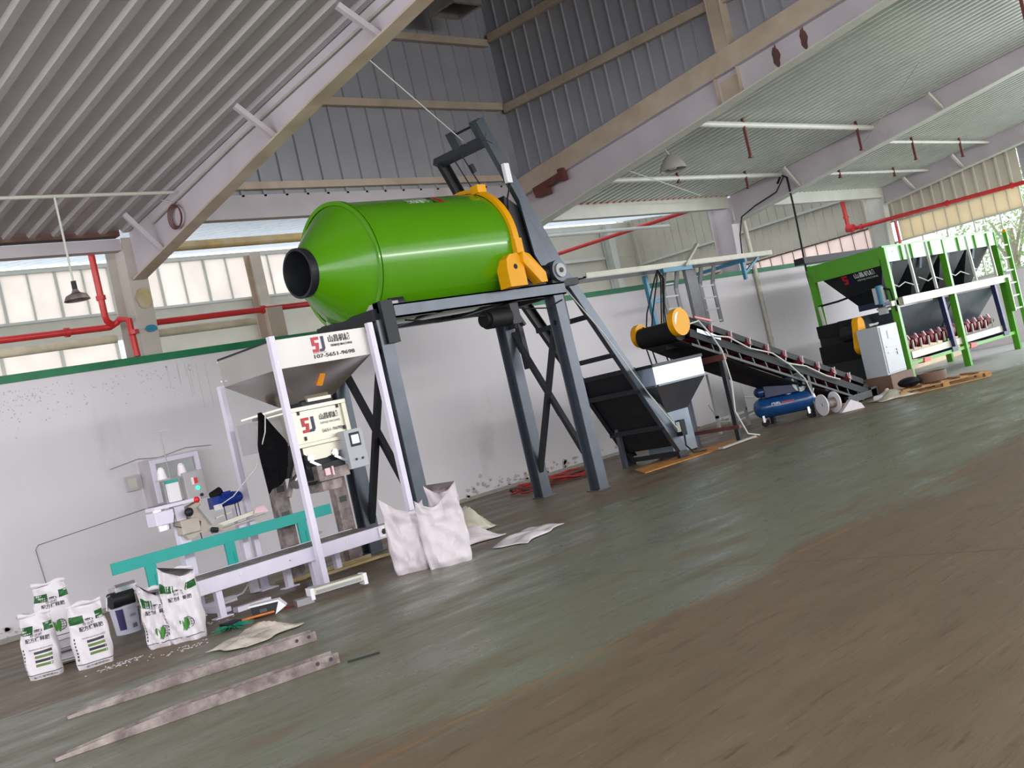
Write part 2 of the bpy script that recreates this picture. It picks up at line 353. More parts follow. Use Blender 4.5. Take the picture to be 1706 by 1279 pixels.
# ---- roofs. The eave valley runs above the low wall; the hall roof climbs toward the viewer, the neighbour span climbs away
def zc(y): return 4.95 + (W-y)*.122
def roofsheet(name, x0, x1, pitch, m, ya=W-.05, yb=-8, up=.0, depth=.045, wr=.42):
    n = int(round((x1-x0)/pitch)); b = MB()
    ribbed(b, (x0,ya,zc(ya)+up), (x1-x0,0,0), (0,yb-ya,zc(yb)-zc(ya)), n, (0,0,-1), depth, wr)
    return struct(b.build(name, m))
roofsheet('ceiling', -9, 7.29, .32, 'roof')
roofsheet('ceiling_middle', 15.22, 21.9, .2, 'roof_lit', ya=W+.1, up=.1, depth=.13, wr=.55)
roofsheet('ceiling_far', 22.1, 30, .2, 'roof_lit', ya=W+.1, up=.1, depth=.13, wr=.55)
b = MB().bx(7.2,15.3,-8,W+.2,10.1,10.2); struct(b.build('ceiling_monitor','cladding'))
# raised middle bay: dark clad walls
b = MB(); ribbed(b, (7.3,W,5.35), (8.2,0,0), (0,0,4.8), 21, (0,-1,0), .03, .2); struct(b.build('wall_clerestory_back','cladding'))
b = MB(); ribbed(b, (15.26,W,5.45), (0,-22.2,0), (0,0,4.7), 70, (-1,0,0), .03, .12); k = len(b.v)//2; b.v = [(x,y,5.13+(W-y)*.122+.2) for x,y,z in b.v[:k]]+b.v[k:]; struct(b.build('wall_clerestory_right','cladding'))
b = MB(); ribbed(b, (7.28,W,5.4), (0,-22.2,0), (0,0,4.75), 60, (1,0,0), .03, .2); k = len(b.v)//2; b.v = [(x,y,4.95+(W-y)*.122+.04) for x,y,z in b.v[:k]]+b.v[k:]; struct(b.build('wall_clerestory_left','cladding'))
b = MB().bx(7.3,15.3,-8.05,-7.95,6.4,10.1); struct(b.build('wall_front_light_block','cladding'))  # unseen closure added behind the viewer, hung low to darken the monitor
# neighbour span: roof, outer wall with a strip of translucent panes
def za(y): return 4.95+(y-W)*.165
b = MB(); ribbed(b, (-9,W+.35,za(W+.35)+.16), (39,0,0), (0,9.2,9.2*.165), 98, (0,0,-1), .09, .45); struct(b.build('ceiling_annex','roof_trans'))
YA = 23.5
b = MB().bx(-9,XE,YA,YA+.1,4.80,5.33).bx(11.7,XE,YA,YA+.1,3.6,4.8).bx(-9,XE,YA,YA+.1,6.42,6.5).bx(23.4,XE,YA-.01,YA+.1,5.33,6.42).bx(-9,XE,YA,YA+.1,0,3.6); struct(b.build('wall_annex','cladding_cream'))
wf = MB(); wn = MB(); x = -8.9; k = 0
while x < 23.2:
    wn.bx(x,x+.56,YA+.03,YA+.05,5.38,6.40); wf.bx(x+.56,x+(.61 if k%2 else .585),YA,YA+.08,5.33,6.42); x += .61 if k%2 else .585; k += 1
wf.bx(-9,23.4,YA-.02,YA+.08,5.33,5.385).bx(-9,23.4,YA-.02,YA+.08,6.40,6.46)
f = wf.build('window_4','steel_pale'); struct(f); wn.build('pane','pane',f)
wf = MB().bx(-9,11.7,YA-.02,YA+.06,3.58,3.64).bx(-9,11.7,YA-.02,YA+.06,4.74,4.80); wn = MB(); x = -8.9
while x < 10.5:
    wn.bx(x,x+1.2,YA+.03,YA+.05,3.62,4.75); wf.bx(x+1.2,x+1.26,YA,YA+.08,3.6,4.75); x += 1.26
f = wf.build('window_5','steel_pale'); struct(f); wn.build('pane','pane',f)
# ================================================================ STEELWORK
def rafter(x, label, ybot, ytop, flange=.28, extra=None, mm='steel', y1=-8, xdepth=0):
    """tapered welded rafter in the plane X=x: deep at the knee"""
    t = thing('roof_rafter', label, 'beam', (x, W, 4.2), 'tapered roof rafters')
    yk = W-.02
    yb0 = ybot; ybot = lambda y: yb0(y) if y > y1+.01 else ytop(y)-.32
    prof = [(yk,ybot(yk)),(9.5,ybot(9.5)),(5,ybot(5)),(y1,ybot(y1)),(y1,ytop(y1)),(yk,ytop(yk))]
    MB().prism([(x-.01,y,z) for y,z in prof], (.02,0,0)).build('web', mm, t)
    fb = MB(); ft = MB()
    for ya_, yb_ in ((yk,9.5),(9.5,5),(5,y1)):
        fb.bar((x,ya_,ybot(ya_)),(x,yb_,ybot(yb_)),flange,.022); ft.bar((x,ya_,ytop(ya_)),(x,yb_,ytop(yb_)),flange,.022)
    fb.build('bottom_flange', 'steel_beige' if extra is None else 'steel_pale', t); ft.build('top_flange', mm, t)
    return t
bot = lambda y: 4.26+(W-y)*.172 if y > 9.5 else 5.068+(9.5-y)*.150
r1_ = rafter(7.3, 'nearest tapered roof rafter above the packing machine, mauve-grey with grimy lower flange', bot, lambda y: zc(y)-.01, flange=.2)
bot2 = lambda y: 4.5+(W-y)*.160
r2_ = rafter(15.2, 'tapered roof rafter under the dark clad gable, peeling paint and black stains', bot2, lambda y: 5.13+(W-y)*.122, extra=1)
MB().bar((15.2,W-.1,5.13+.16+.012),(15.2,-8,5.13+22.2*.122+.16),.30,.32).build('eave_box','steel_beige',r2_)
bot3 = lambda y: 4.30+(W-y)*.160
r3_ = rafter(22.0, 'third roof rafter, long grey span between the two pale ceiling bays', bot3, lambda y: zc(y)-.0, extra=1)
bot4 = lambda y: 4.46+(W-y)*.125
r4_ = rafter(29.5, 'farthest roof rafter against the ribbed end wall', bot4, lambda y: zc(y)+.0, extra=1)
# rust and stain marks on the second rafter
for i,(y,s) in enumerate(((8.45,.11),(7.95,.10))):
    z = bot2(y)+.12
    b = MB(); n = 14
    b.add([(15.185, y+math.cos(2*math.pi*k/n)*s*.55*(1+.3*math.sin(k*2.1)), z+.10+math.sin(2*math.pi*k/n)*.17*(1+.2*math.cos(k*3))) for k in range(n)],[tuple(range(n))])
    b.build('burn_stain','brown',r2_)
MB().prism([(15.175,9.5,bot2(9.5)+.02),(15.175,9.15,bot2(9.15)+.02),(15.175,9.15,bot2(9.15)+.34),(15.175,9.5,bot2(9.5)+.36)],(.01,0,0)).build('splice_plate','steel_beige',r2_)
for y in (9.55,9.12): MB().bar((15.15,y,bot2(y)),(15.15,y,5.13+(W-y)*.122),.10,.012,(0,1,0)).build('stiffener','steel_beige',r2_)
for t,(x,ys,bf) in zip((r1_,r3_,r4_),((7.3,(13.35,10.3,8.2),bot),(22,(12.4,9.0),bot3),(29.5,(13.3,11.9),bot4))):
    for y in ys:      # fly braces on the viewer's side
        MB().bar((x-.03,y-.02,bf(y)+.03),(x-.42,y+.05,zc(y)-.08),.06,.06).build('fly_brace','steel' if x<8 else 'steel_pale',t)
# columns
def column(x, z1, label, w0=.42, w1=.55, z0=0, y=W+.46, mm='steel_beige', base=True):
    t = thing('steel_column', label, 'column', (x,y,z0), 'columns behind the low wall')
    dd = .19 if w1 > w0 else 0
    for s in (-1,1):
        MB().prism([(x-.14,y+s*w0/2-.012,z0),(x+.14,y+s*w0/2-.012,z0),(x+.14,y+s*w1/2-.012-dd,z1),(x-.14,y+s*w1/2-.012-dd,z1)],(0,.024,0)).build('flange',mm,t)
    MB().prism([(x-.01,y-w0/2,z0),(x-.01,y+w0/2,z0),(x-.01,y+w1/2-dd,z1),(x-.01,y-w1/2-dd,z1)],(.02,0,0)).build('web',mm,t)
    return t
c = column(7.3, 4.85, 'leftmost tapered column behind the low wall, beige with blue and ochre paint smears', mm='colgrey')
cf = lambda z: W+.222-.0526*z
for x0,x1,z0,z1,mm in ((7.2,7.43,3.85,4.14,'ochre'),(7.24,7.42,3.52,3.62,'bracket')):
    n = 14; MB().add([((x0+x1)/2+(x1-x0)/2*math.cos(2*math.pi*k/n)*(1+.15*math.sin(k*3)), cf((z0+z1)/2+(z1-z0)/2*math.sin(2*math.pi*k/n))-.006, (z0+z1)/2+(z1-z0)/2*math.sin(2*math.pi*k/n)) for k in range(n)],[tuple(range(n-1,-1,-1))]).build('paint_smear',mm,c)
column(15.2, 10.0, 'tall column in the corner of the dark clad monitor, running up out of view')
column(22.0, 4.9, 'third column behind the low wall, at the downpipe', mm='steel')
column(29.5, 4.9, 'column in the far corner beside the red valve', mm='steel_pale')
t = thing('steel_column','thin upright on the dark gable, cut off by the top edge','column',(15.24,9.3,5.9),'columns behind the low wall')
MB().bar((15.08,9.25,6.05),(15.08,9.25,10),.02,.24,(0,1,0)).bar((15.16,9.13,6.05),(15.16,9.13,10),.2,.02,(0,1,0)).bar((15.16,9.37,6.05),(15.16,9.37,10),.2,.02,(0,1,0)).build('flange','steel_beige',t)
for x in (6.6,15.0):
    column(x, 6.4, 'slim outer column between bright window panes, %s' % ('behind the nearest column' if x<8 else 'left of the drum mouth'), .3,.3, z0=0, y=YA-.2)
column(28.5, 6.4, 'slim outer column seen between hoist and roof, right of the plain cream wall', .3,.3, z0=0, y=YA-.2, mm='steel_pale')
for z,lab in ((5.35,'middle'),(6.35,'upper')): tag(MB().bar((23.4,YA-.06,z),(28.3,YA-.06,z),.08,.09).build('wall_girt','steel_pale'),lab+' rail on the plain cream wall of the neighbour span','beam','wall girts')
t = column(9.42, 3.68, 'short stub column standing on the low wall left of the green drum', .3,.3, z0=ZW+.01, y=W+.3)
# girts on the dark walls
def girt(p0, p1, label, h=.13, w_=.09, mm='steel_beige', group='wall girts'):
    t = MB().bar(p0,p1,w_,h)
    return tag(t.build('wall_girt',mm), label, 'beam', group)
girt((7.4,W-.07,8.08),(15.1,W-.07,8.08),'topmost long rail on the dark back wall of the monitor, near the duct')
girt((7.4,W-.07,6.86),(15.1,W-.07,6.86),'middle long rail on the back wall of the monitor')
girt((7.4,W-.07,5.5),(15.0,W-.07,5.5),'lowest long rail at the foot of the monitor back wall',.11)
girt((15.17,W-.1,8.17),(15.17,-8,8.17),'upper rail on the dark gable right of the tall column',.15)
girt((15.17,W-.1,6.82),(15.17,-8,6.82),'lower rail on the dark gable right of the tall column',.15)
girt((29.93,15.3,4.98),(29.93,23.3,4.98),'thin rail across the cream ribbed end wall',.07,mm='steel_pale')
# eave members over the low wall
def eave(x0,x1,z,h,label,mm,y=W+.05,w_=.16): return tag(MB().bar((x0,y,z),(x1,y,z),w_,h).build('eave_beam',mm),label,'beam','eave beams over the low wall')
eave(7.45,15.05,5.2,.36,'wide pale eave beam below the monitor, above the green drum','steel')
eave(-9,7.15,4.92,.09,'rusty brown gutter edge over the left bay','brown')
eave(-9,7.15,4.76,.16,'grey eave beam under the rusty gutter','steel',W+.08)
eave(15.35,21.85,4.80,.28,'pale eave beam with red edge right of the hoist','steel_pale')
eave(15.35,21.85,4.955,.03,'red edge strip along the eave right of the hoist','red',W+.0)
eave(22.15,29.4,4.80,.28,'pale eave beam over the far bay','steel_pale')
tag(MB().cyl((7.35,14.72,4.79),(15.2,14.72,4.83),.072).build('ochre_pipe','ochre'),'ochre painted tube behind the drum mouth','pipe')
tag(MB().cyl((15.35,15.9,4.72),(21.8,15.9,4.72),.04).build('roof_tube','steel_pale'),'thin pale tube behind the eave right of the hoist','pipe')
for i,(z,yy,lab) in enumerate(((3.62,W+.55,'dusty beige tube below the red pipe, left of the nearest column'),)):
    tag(MB().cyl((-9,yy,3.50),(7.05,yy,3.56),.06).build('beige_tube','tubebeige'),lab,'pipe','beige tubes')
    tag(MB().cyl((7.6,yy,3.56),(9.32,yy,3.56),.06).build('beige_tube','tubebeige'),'dusty beige tube below the red pipe, ending at the stub column','pipe','beige tubes')
# purlins / struts below the pale ceilings
def purlin(x0,x1,y,r,label,mm='steel_pale'): return tag(MB().cyl((x0,y,zc(y)-.12),(x1,y,zc(y)-.12),r,12).build('roof_strut',mm),label,'beam','long struts under the roof')
purlin(15.3,21.9,10.45,.055,'upper white strut under the middle pale ceiling')
purlin(15.3,21.9,12.75,.05,'lower white strut under the middle pale ceiling, behind the dome lamp')
purlin(22.1,29.4,11.1,.035,'upper white strut under the far ceiling')
purlin(22.1,29.4,12.8,.035,'lower white strut under the far ceiling, ending in rust')
purlin(15.3,21.9,6.0,.055,'white strut under the middle ceiling at the top right corner')
purlin(-9,7.2,12.62,.022,'thin pale conduit across the left ceiling','steel_pale')
# hanging rusty drops
drops = [(17.1,10.45,.62),(21.2,10.45,.5),(18.1,12.75,.12),(25.0,11.1,.45),(27.6,11.1,.4),(20.5,12.75,.3),(18.4,6.0,.95),(24.6,12.8,.14),(27.4,12.8,.16)]
where = ['left end of the upper white strut','right end of the upper white strut','lamp-side of the lower white strut','middle of the far upper strut','right of the far upper strut','right of the lower white strut','strut at the top right corner','left of the far lower strut','right of the far lower strut']
d0 = None
for (x,y,l),wd in zip(drops,where):
    z = zc(y)-.1
    tag(MB().bar((x,y-.02,z+.1),(x,y-.02,z-l),.05,.03).bx(x-.04,x+.04,y-.05,y+.01,z-l,z-l+.03).build('hanger_bar','rust'),'dark red steel hanger bar, '+wd,'bracket','dark red hanger bars')
# wall cable rod braces
def rod(p0,p1,label,r=.012,mm='steel_pale'): return tag(MB().cyl(p0,p1,r,8).build('brace_rod',mm),label,'rod','thin brace rods')
rod((7.40,8.6,5.24),(11.2,11.3,5.22),'thin pale rope from the rafter down to the hoist head',.008,'cord')
rod((19.1,8.0,zc(8)-.1),(21.6,10.6,4.95),'thin vertical looking rod crossing the middle ceiling',.012)
rod((15.5,11.9,4.95),(20.0,13.6,4.85),'thin rod crossing the white struts behind the dome lamp',.01)
# galvanised duct in the upper corner
t = thing('air_duct','open galvanised duct mouth at the top of the dark corner','duct',(13.6,13.2,8.1))
b = MB(); o0 = V((13.45,13.1,8.15))
for sgn in (-1,1):
    b.bx(13.45+sgn*.33-.01,13.45+sgn*.33+.01,12.8,13.4,8.15,10); b.bx(13.12,13.78,13.1+sgn*.3-.01,13.1+sgn*.3+.01,8.15,10)
b.build('duct_wall','tin',t)
b = MB().bar((13.12,12.8,8.15),(13.78,12.8,8.15),.06,.02).bar((13.12,13.4,8.15),(13.78,13.4,8.15),.06,.02).bar((13.12,12.8,8.15),(13.12,13.4,8.15),.06,.02).bar((13.78,12.8,8.15),(13.78,13.4,8.15),.06,.02)
b.build('flange','tin',t)
# red fire pipes
def pipe(pts, r, label, flanges=(), mm='red'):
    t = thing('red_pipe', label, 'pipe', pts[0], 'red fire pipes'); MB().tube(pts,r,14).build('tube',mm,t,True)
    for p,d in flanges: MB().cyl(V(p)-V(d)*.03,V(p)+V(d)*.03,r*1.45,16).build('coupling',mm,t,True)
    return t
pipe([(-9,W+.35,3.70),(6.75,W+.35,3.70),(6.9,W+.35,3.70),(7.0,W+.30,3.75),(7.02,W+.27,3.78),(7.08,W+.12,3.74),(7.08,W+.1,3.22)],.045,'long red pipe over the low wall left of the nearest column',[((6.3,W+.35,3.70),(1,0,0)),((7.08,W+.06,3.55),(0,0,1))])
pipe([(7.62,W+.42,3.70),(12,W+.42,3.70),(15,W+.42,3.72)],.045,'red pipe between the nearest column and the green drum',[((9.4,W+.42,3.7),(1,0,0))])
pipe([(6.82,W+.25,4.72),(6.82,W+.25,3.85),(6.84,W+.27,3.78),(6.95,W+.33,3.71)],.045,'upright red pipe left of the nearest column',[((6.82,W+.25,4.1),(0,0,1))])
pipe([(22,23.48,5.05),(22,14.95,4.93)],.05,'sloping looking red pipe above the low wall, right of the hoist')
t = pipe([(29.2,15.28,4.88),(29.2,15.28,4.1),(29.2,15.1,4.04),(29.2,10.0,3.93)],.055,'thick red pipe along the end wall above the batching machine',[((29.2,15.28,4.4),(0,0,1)),((29.2,14.9,4.03),(0,1,0)),((29.2,12.4,3.98),(0,1,0)),((29.2,10.7,3.95),(0,1,0))])
MB().cyl((29.05,15.25,4.08),(29.05,15.05,4.04),.11,16).build('valve_wheel','red',t); MB().sphere((29.2,15.2,4.06),.12).build('valve','red',t,True)
pipe([(29.2,13.9,3.92),(29.2,13.9,3.2)],.04,'short red branch dropping behind the batching machine')
# downpipe
t = thing('downpipe','beige downpipe running down the low wall by the conveyor','pipe',(22.25,W-.06,0)); MB().cyl((22.25,W-.06,0),(22.25,W-.06,4.5),.055,14).build('tube','traypale',t,True)
for z in (1.5,3.0): MB().cyl((22.25,W-.06,z),(22.25,W-.06,z+.06),.068,14).build('clamp','traypale',t)
# pendant lamp at left, dome lamp at right
t = thing('pendant_lamp','small rusty cone lamp hanging on a thin rod before the left windows','lamp',(5.67,12.62,3.7))
MB().tube([(5.67,12.62,5.03),(5.67,12.62,4.0)],.014).build('rod','steel_pale',t)
MB().cyl((5.67,12.62,4.0),(5.67,12.62,3.88),.03).build('socket','dark',t)
MB().lathe([(0,.03),(.04,.05),(.07,.12),(.13,.15),(.13,.14),(.08,.11),(.04,.04)],(5.67,12.62,3.90),(0,0,-1),24).build('lamp_shade','wornsteel',t,True)
t = thing('pendant_lamp','large grey dome lamp under the second rafter','lamp',(16.2,11.45,4.75))
MB().lathe([(0,.05),(.06,.12),(.16,.2),(.26,.24),(.28,.24),(.28,.22),(.16,.18),(.05,.08)],(16.2,11.45,5.08),(0,0,-1),28).build('lamp_shade','lampgrey',t,True)
MB().lathe([(0,.02),(.05,.09),(.09,.05)],(16.2,11.45,4.9),(0,0,-1),16).build('bulb','white',t,True)
MB().tube([(16.2,11.45,5.06),(16.15,11.5,5.2),(15.7,11.5,5.28),(15.3,11.5,5.3)],.012).build('arm','cord',t)
# coil of cable on the first rafter
t = thing('cable_coil','coiled dark cable hung on the nearest rafter','cable',(7.24,12.3,4.85)); b = MB()
for k in range(4):
    rr = .13+.012*k; b.tube([(7.25-.012*k,12.75+math.cos(a)*rr,4.74+math.sin(a)*rr*.95) for a in [2*math.pi*i/24 for i in range(25)]],.007,6)
b.build('coil','rust',t)
MB().tube([(7.27,12.6,4.9),(7.27,12.9,4.98),(7.2,12.95,5.02)],.008,6).build('tail','steel',t)
tag(MB().tube([(7.24,13.4,4.83),(7.24,11.0,5.17),(7.24,9.0,5.40),(7.24,7.0,5.64)],.012,6).build('rafter_conduit','traypale'),'thin conduit running up along the top of the nearest rafter','cable')
# rusty bracket by the hoist
t = thing('rusty_bracket','rusty red steel bracket at the foot of the second rafter','bracket',(15.0,13.2,5.2))
MB().bar((15.03,13.7,5.12),(15.03,13.0,5.2),.1,.12).build('arm','rust',t); MB().bx(14.95,15.1,13.35,13.65,4.98,5.16).build('plate','rust',t); MB().bx(14.97,15.09,12.9,13.02,5.1,5.32).build('plate','rust',t)
# ================================================================ DRUM MIXER ON ITS STAND
DX0, DX1, DY, DZ, DR = 8.36, 10.76, 11.09, 3.56, .80
mx = thing('drum_mixer','large glossy green drum mixer lying on a slate grey steel stand','mixer',(9.9,11.1,0))
ax = V((1,0,.018)).normalized()
dm = MB().lathe([(0,DR),(DX1-DX0,DR),(DX1-DX0,DR-.3),(DX1-DX0,.02)],(DX0,DY,DZ),ax,72).build('drum','green',mx,True)
MB().lathe([(0,DR),(-.55,.285)],(DX0,DY,DZ),ax,72).build('cone','green',dm,True)
MB().lathe([(-.035,DR-.02),(-.035,DR+.028),(-.012,DR+.028),(-.012,DR+.008),(.012,DR+.008),(.012,DR+.028),(.035,DR+.028),(.035,DR-.02)],(DX0,DY,DZ),ax,72).build('seam_flange','green',dm,True)
MB().lathe([(-.54,.27),(-.54,.295),(-.63,.308),(-.65,.302),(-.65,.275),(-.63,.27),(-.54,.25),(-.3,.24),(-.28,.01)],(DX0,DY,DZ),ax,56).build('mouth_collar','dark',dm,True)
rg = MB()
def ringarc(mb,x0,x1,r0,r1,a0,a1,n=48):
    vs=[];
    for i in range(n+1):
        a=a0+(a1-a0)*i/n; c,s_=math.cos(a),math.sin(a)
        for x,r in ((x0,r0),(x1,r0),(x1,r1),(x0,r1)): vs.append((x,DY+c*r,DZ+.05+s_*r))
    fs=[(4*i+q,4*i+(q+1)%4,4*i+4+(q+1)%4,4*i+4+q) for i in range(n) for q in range(4)]+[(3,2,1,0),(4*n,4*n+1,4*n+2,4*n+3)]
    return mb.add(vs,fs)
ringarc(rg,DX1-.14,DX1-.04,DR+.0,DR+.05,R(-15),R(195)); rg.build('ring_guard','yellow',mx,True)
MB().bx(DX1-.17,DX1-.01,DY-.42,DY-.28,DZ+DR-.02,DZ+DR+.09).build('ring_lug','yellow',mx)
MB().bx(DX1-.15,DX1-.02,DY-.87,DY-.79,DZ-.18,DZ+.02).build('ring_joint','yellow',mx)
# slanted yellow guard plates down to the stand
b = MB(); P = [(DX1-.14,10.30,3.38),(DX1-.02,10.30,3.34),(11.04,10.36,3.08),(11.04,10.36,2.95),(10.92,10.36,2.95),(DX1-.14,10.32,3.24)]
b.prism(P,(0,-.16,0)); b.build('guard_chute','yellow',mx)
b = MB(); pf = [(10.33,10.2,2.94)]+[(10.33+.32*u,10.2,2.94+.44*v) for u,v in ((0,.55),(.08,.85),(.3,.98),(.75,1),(.92,.9),(1.0,.7))]+[(10.65,10.2,2.94)]
b.prism(pf,(0,.20,0)); gb = b.build('drive_cover','yellow',mx)
MB().cyl((10.49,10.197,3.2),(10.49,10.205,3.2),.035,16).build('axle_hole','black',gb)
# drum lettering (upside down from here: logo at the right)
def cylfn(x0, x1, a0, a1):      # u runs along the drum, v round it
    def f(u,v):
        a = a0+(a1-a0)*v; x = x0+(x1-x0)*u; return (x, DY-math.cos(a)*(DR+.004), DZ+(x-DX0)*.018+math.sin(a)*(DR+.004))
    return f
logo(dm, cylfn(9.88,9.69,R(66),R(51)), ('logored','navy'))
b = MB(); text_on(b,'山昌机械',cylfn(9.64,9.28,R(61),R(52)),True); b.build('lettering','wtext',dm); b = MB(); text_on(b,'SIEMAJI MACHINE',cylfn(9.64,9.30,R(66),R(63))); b.build('small_lettering','wtext',dm)
# stand: four H-section legs, top frame, cross braces
LG = [(8.32,10.55),(8.32,11.64),(11.46,10.55),(11.46,11.64)]
for x,y in LG:
    s = -1 if x < 10 else 1; g = -1 if y<11 else 1
    l = MB().ibeam((x+s*.02,y+g*.02,.012),(x,y,2.78),.19,.19,.022,(0,1,0)).build('leg','frame',mx)
    MB().bx(x+s*.02-.13,x+s*.02+.13,y-.12,y+.12,0,.014).build('foot_plate','frame',l)
MB().bx(8.52,11.62,10.44,10.5,2.78,2.95).bx(8.52,11.62,10.44,10.56,2.93,2.95).bx(8.52,11.62,10.44,10.56,2.78,2.80).build('side_beam','frame',mx)
MB().bar((8.3,11.64,2.86),(11.6,11.64,2.86),.1,.17).build('side_beam','frame',mx)
for x in (8.28,9.3,10.5,11.5): MB().bar((x,10.5,2.85),(x,11.68,2.85),.12,.14).build('cross_beam','dark',mx)
MB().bx(8.30,8.48,10.40,10.56,2.48,3.0).build('corner_bracket','dark',mx)
for yv in (10.6,11.58):
    z = 2.96; rr = MB().cyl((8.50,yv,z),(8.74,yv,z),.13,24).build('support_roller','dark',mx,True); MB().cyl((8.44,yv,z),(8.80,yv,z),.035,12).build('axle','chrome',rr,True)
    MB().prism([(8.42,yv-.16,2.8),(8.42,yv+.16,2.8),(8.42,yv+.06,3.02),(8.42,yv-.06,3.02)],(.04,0,0)).build('roller_bracket','dark',mx)
MB().prism([(8.30,10.46,2.99),(8.62,10.46,2.99),(8.62,10.46,2.86),(8.30,10.46,2.86)],(0,1.1,0)).build('tray_plate','grey',mx)
br = []
for x in (8.32,11.46):
    MB().bar((x,10.62,2.45),(x,11.6,.35),.085,.06,(0,0,1)).build('brace','dark',mx); MB().bar((x+.06,11.6,2.5),(x+.06,10.62,.38),.085,.06).build('brace','dark',mx)
    MB().bx(x-.02,x+.02,11.4,11.64,2.5,2.72).build('gusset','dark',mx)
m_ = MB().cyl((10.12,10.58,2.60),(10.50,10.58,2.60),.13,24).build('drive_motor','black',mx,True); MB().cyl((10.06,10.58,2.6),(10.12,10.58,2.6),.10,20).build('fan_cover','black',m_,True)
MB().bx(10.5,10.66,10.48,10.70,2.48,2.76).bar((10.66,10.6,2.7),(10.8,10.6,2.45),.08,.04).build('gearbox','dark',mx)
MB().tube([(8.7,10.5,2.74),(9.2,10.5,2.66),(9.8,10.5,2.67),(10.1,10.52,2.64)],.012).tube([(11.5,10.44,2.7),(11.2,10.46,2.62),(10.8,10.5,2.66),(10.6,10.5,2.7)],.01).build('cable','black',mx)
# ================================================================ SKIP HOIST
ho = thing('skip_hoist','tall inclined charcoal skip hoist with ladder track right of the green drum','hoist',(12.9,11.4,0))
def rail(y, s):
    b = MB()
    pts = [(13.98,0.10),(12.10,3.24),(11.13,5.44) if s > 0 else (11.26,5.14)]
    for (xa,za),(xb,zb) in zip(pts[:-1],pts[1:]):
        d = V((xb-xa,0,zb-za)).normalized(); nrm = V((-d.z,0,d.x))
        p,q = V((xa,y,za)),V((xb,y,zb))
        b.bar(p,q,.022,.17,nrm); 
        for k in (-1,1): b.bar(p+nrm*.085*k+V((0,s*.035,0)),q+nrm*.085*k+V((0,s*.035,0)),.07,.014,nrm)
    return b
rail(10.88,1).build('track_rail','frame',ho); rail(11.98,-1).build('track_rail','dark',ho)
for x,z in ((12.54,2.45),(12.93,1.81),(13.29,1.20),(13.68,.56),(13.96,.09)): MB().bar((x-.05,10.88,z),(x-.05,12.0,z),.06,.075).build('rung','dark',ho)
# top frame
MB().bar((11.24,10.86,5.16),(11.24,12.04,5.16),.10,.15,(-.9,0,.4)).build('head_beam','frame',ho)
for y in (10.98,11.5): MB().bar((11.22,y,5.2),(11.12,y,5.46),.07,.16,(0,1,0)).build('pulley_bracket','frame',ho)
MB().cyl((11.14,10.98,5.40),(11.14,11.5,5.40),.018).build('pulley_shaft','dark',ho)
for k,y in enumerate((11.42,11.6)): 
    w_=MB().cyl((11.17,y,5.10),(11.98,y,3.55),.010,6).build('hoist_rope','dark',ho)
MB().bar((11.28,11.4,4.95),(11.33,11.4,4.83),.05,.07).build('rope_stop','dark',ho)
MB().bx(11.34,11.44,10.80,10.86,4.50,4.78).build('limit_switch','white',ho)
MB().tube([(11.42,10.84,4.5),(11.36,10.9,4.3),(11.36,10.95,4.1),(11.5,11.0,3.95)],.012).build('cable','black',ho)
# feed chute and winch between drum and track
MB().prism([(11.35,10.95,4.35),(11.72,10.95,4.1),(12.0,10.95,3.3),(11.95,10.95,2.95),(11.12,10.95,2.95),(11.12,10.95,3.55)],(0,.9,0)).build('feed_chute','dark',ho)
MB().prism([(11.55,10.87,4.35),(11.66,10.87,4.32),(12.22,10.87,3.0),(11.72,10.87,3.25),(11.62,10.87,3.45)],(0,.03,0)).build('side_plate','frame',ho)
wh = MB().cyl((11.62,10.46,3.12),(11.62,10.62,3.12),.155,32).build('winch_drum','frame',ho,True)
MB().cyl((11.62,10.44,3.12),(11.62,10.46,3.12),.10,24).build('hub','grey',wh,True); MB().cyl((11.62,10.425,3.12),(11.62,10.44,3.12),.035,16).build('hub_cap','dark',wh,True)
MB().cyl((11.22,10.62,3.12),(11.5,10.62,3.12),.12,24).build('winch_motor','black',ho,True)
MB().bx(11.45,12.0,10.5,10.62,2.9,3.0).bx(11.84,11.94,10.78,10.88,2.4,3.0).build('winch_base','dark',ho)
for y in (10.95,11.9): MB().bar((12.0,y,2.95),(12.02,y,1.9),.09,.09).build('stay','dark',ho)
MB().cyl((11.45,11.6,2.72),(12.55,11.98,1.1),.04).build('slant_stay','dark',ho)
# skip bucket resting at the foot of the track
b = MB(); prof = [(13.10,1.55),(13.30,1.55),(14.02,.42),(13.86,.22),(13.30,1.16)]
b.prism([(x,10.93,z) for x,z in prof],(0,.02,0)).prism([(x,11.93,z) for x,z in prof],(0,.02,0))
for (xa,za),(xb,zb) in zip(prof[1:],prof[2:]+prof[:1]): b.prism([(xa,10.93,za),(xb,10.93,zb),(xb+.012,10.93,zb+.012),(xa+.012,10.93,za+.012)],(0,1.02,0))
bk = b.build('skip_bucket','dark',ho)
MB().bx(13.10,13.16,10.9,11.97,1.50,1.57).build('bucket_rim','dark',bk)
for x,z in ((13.9,.14),): 
    for y in (10.88,11.98): MB().prism([(x-.08,y-.03,0),(x+.14,y-.03,0),(x+.12,y-.03,.12),(x-.1,y-.03,.12)],(0,.06,0)).build('foot','dark',ho)
MB().bx(13.86,13.98,10.74,10.84,.35,.6).build('junction_box','black',ho); MB().bx(13.855,13.86,10.755,10.825,.42,.58).build('box_lid','wtext',ho)
MB().tube([(13.92,10.76,.36),(13.85,10.72,.2),(13.95,10.68,.06),(14.3,10.7,.03)],.014).build('cable','black',ho)
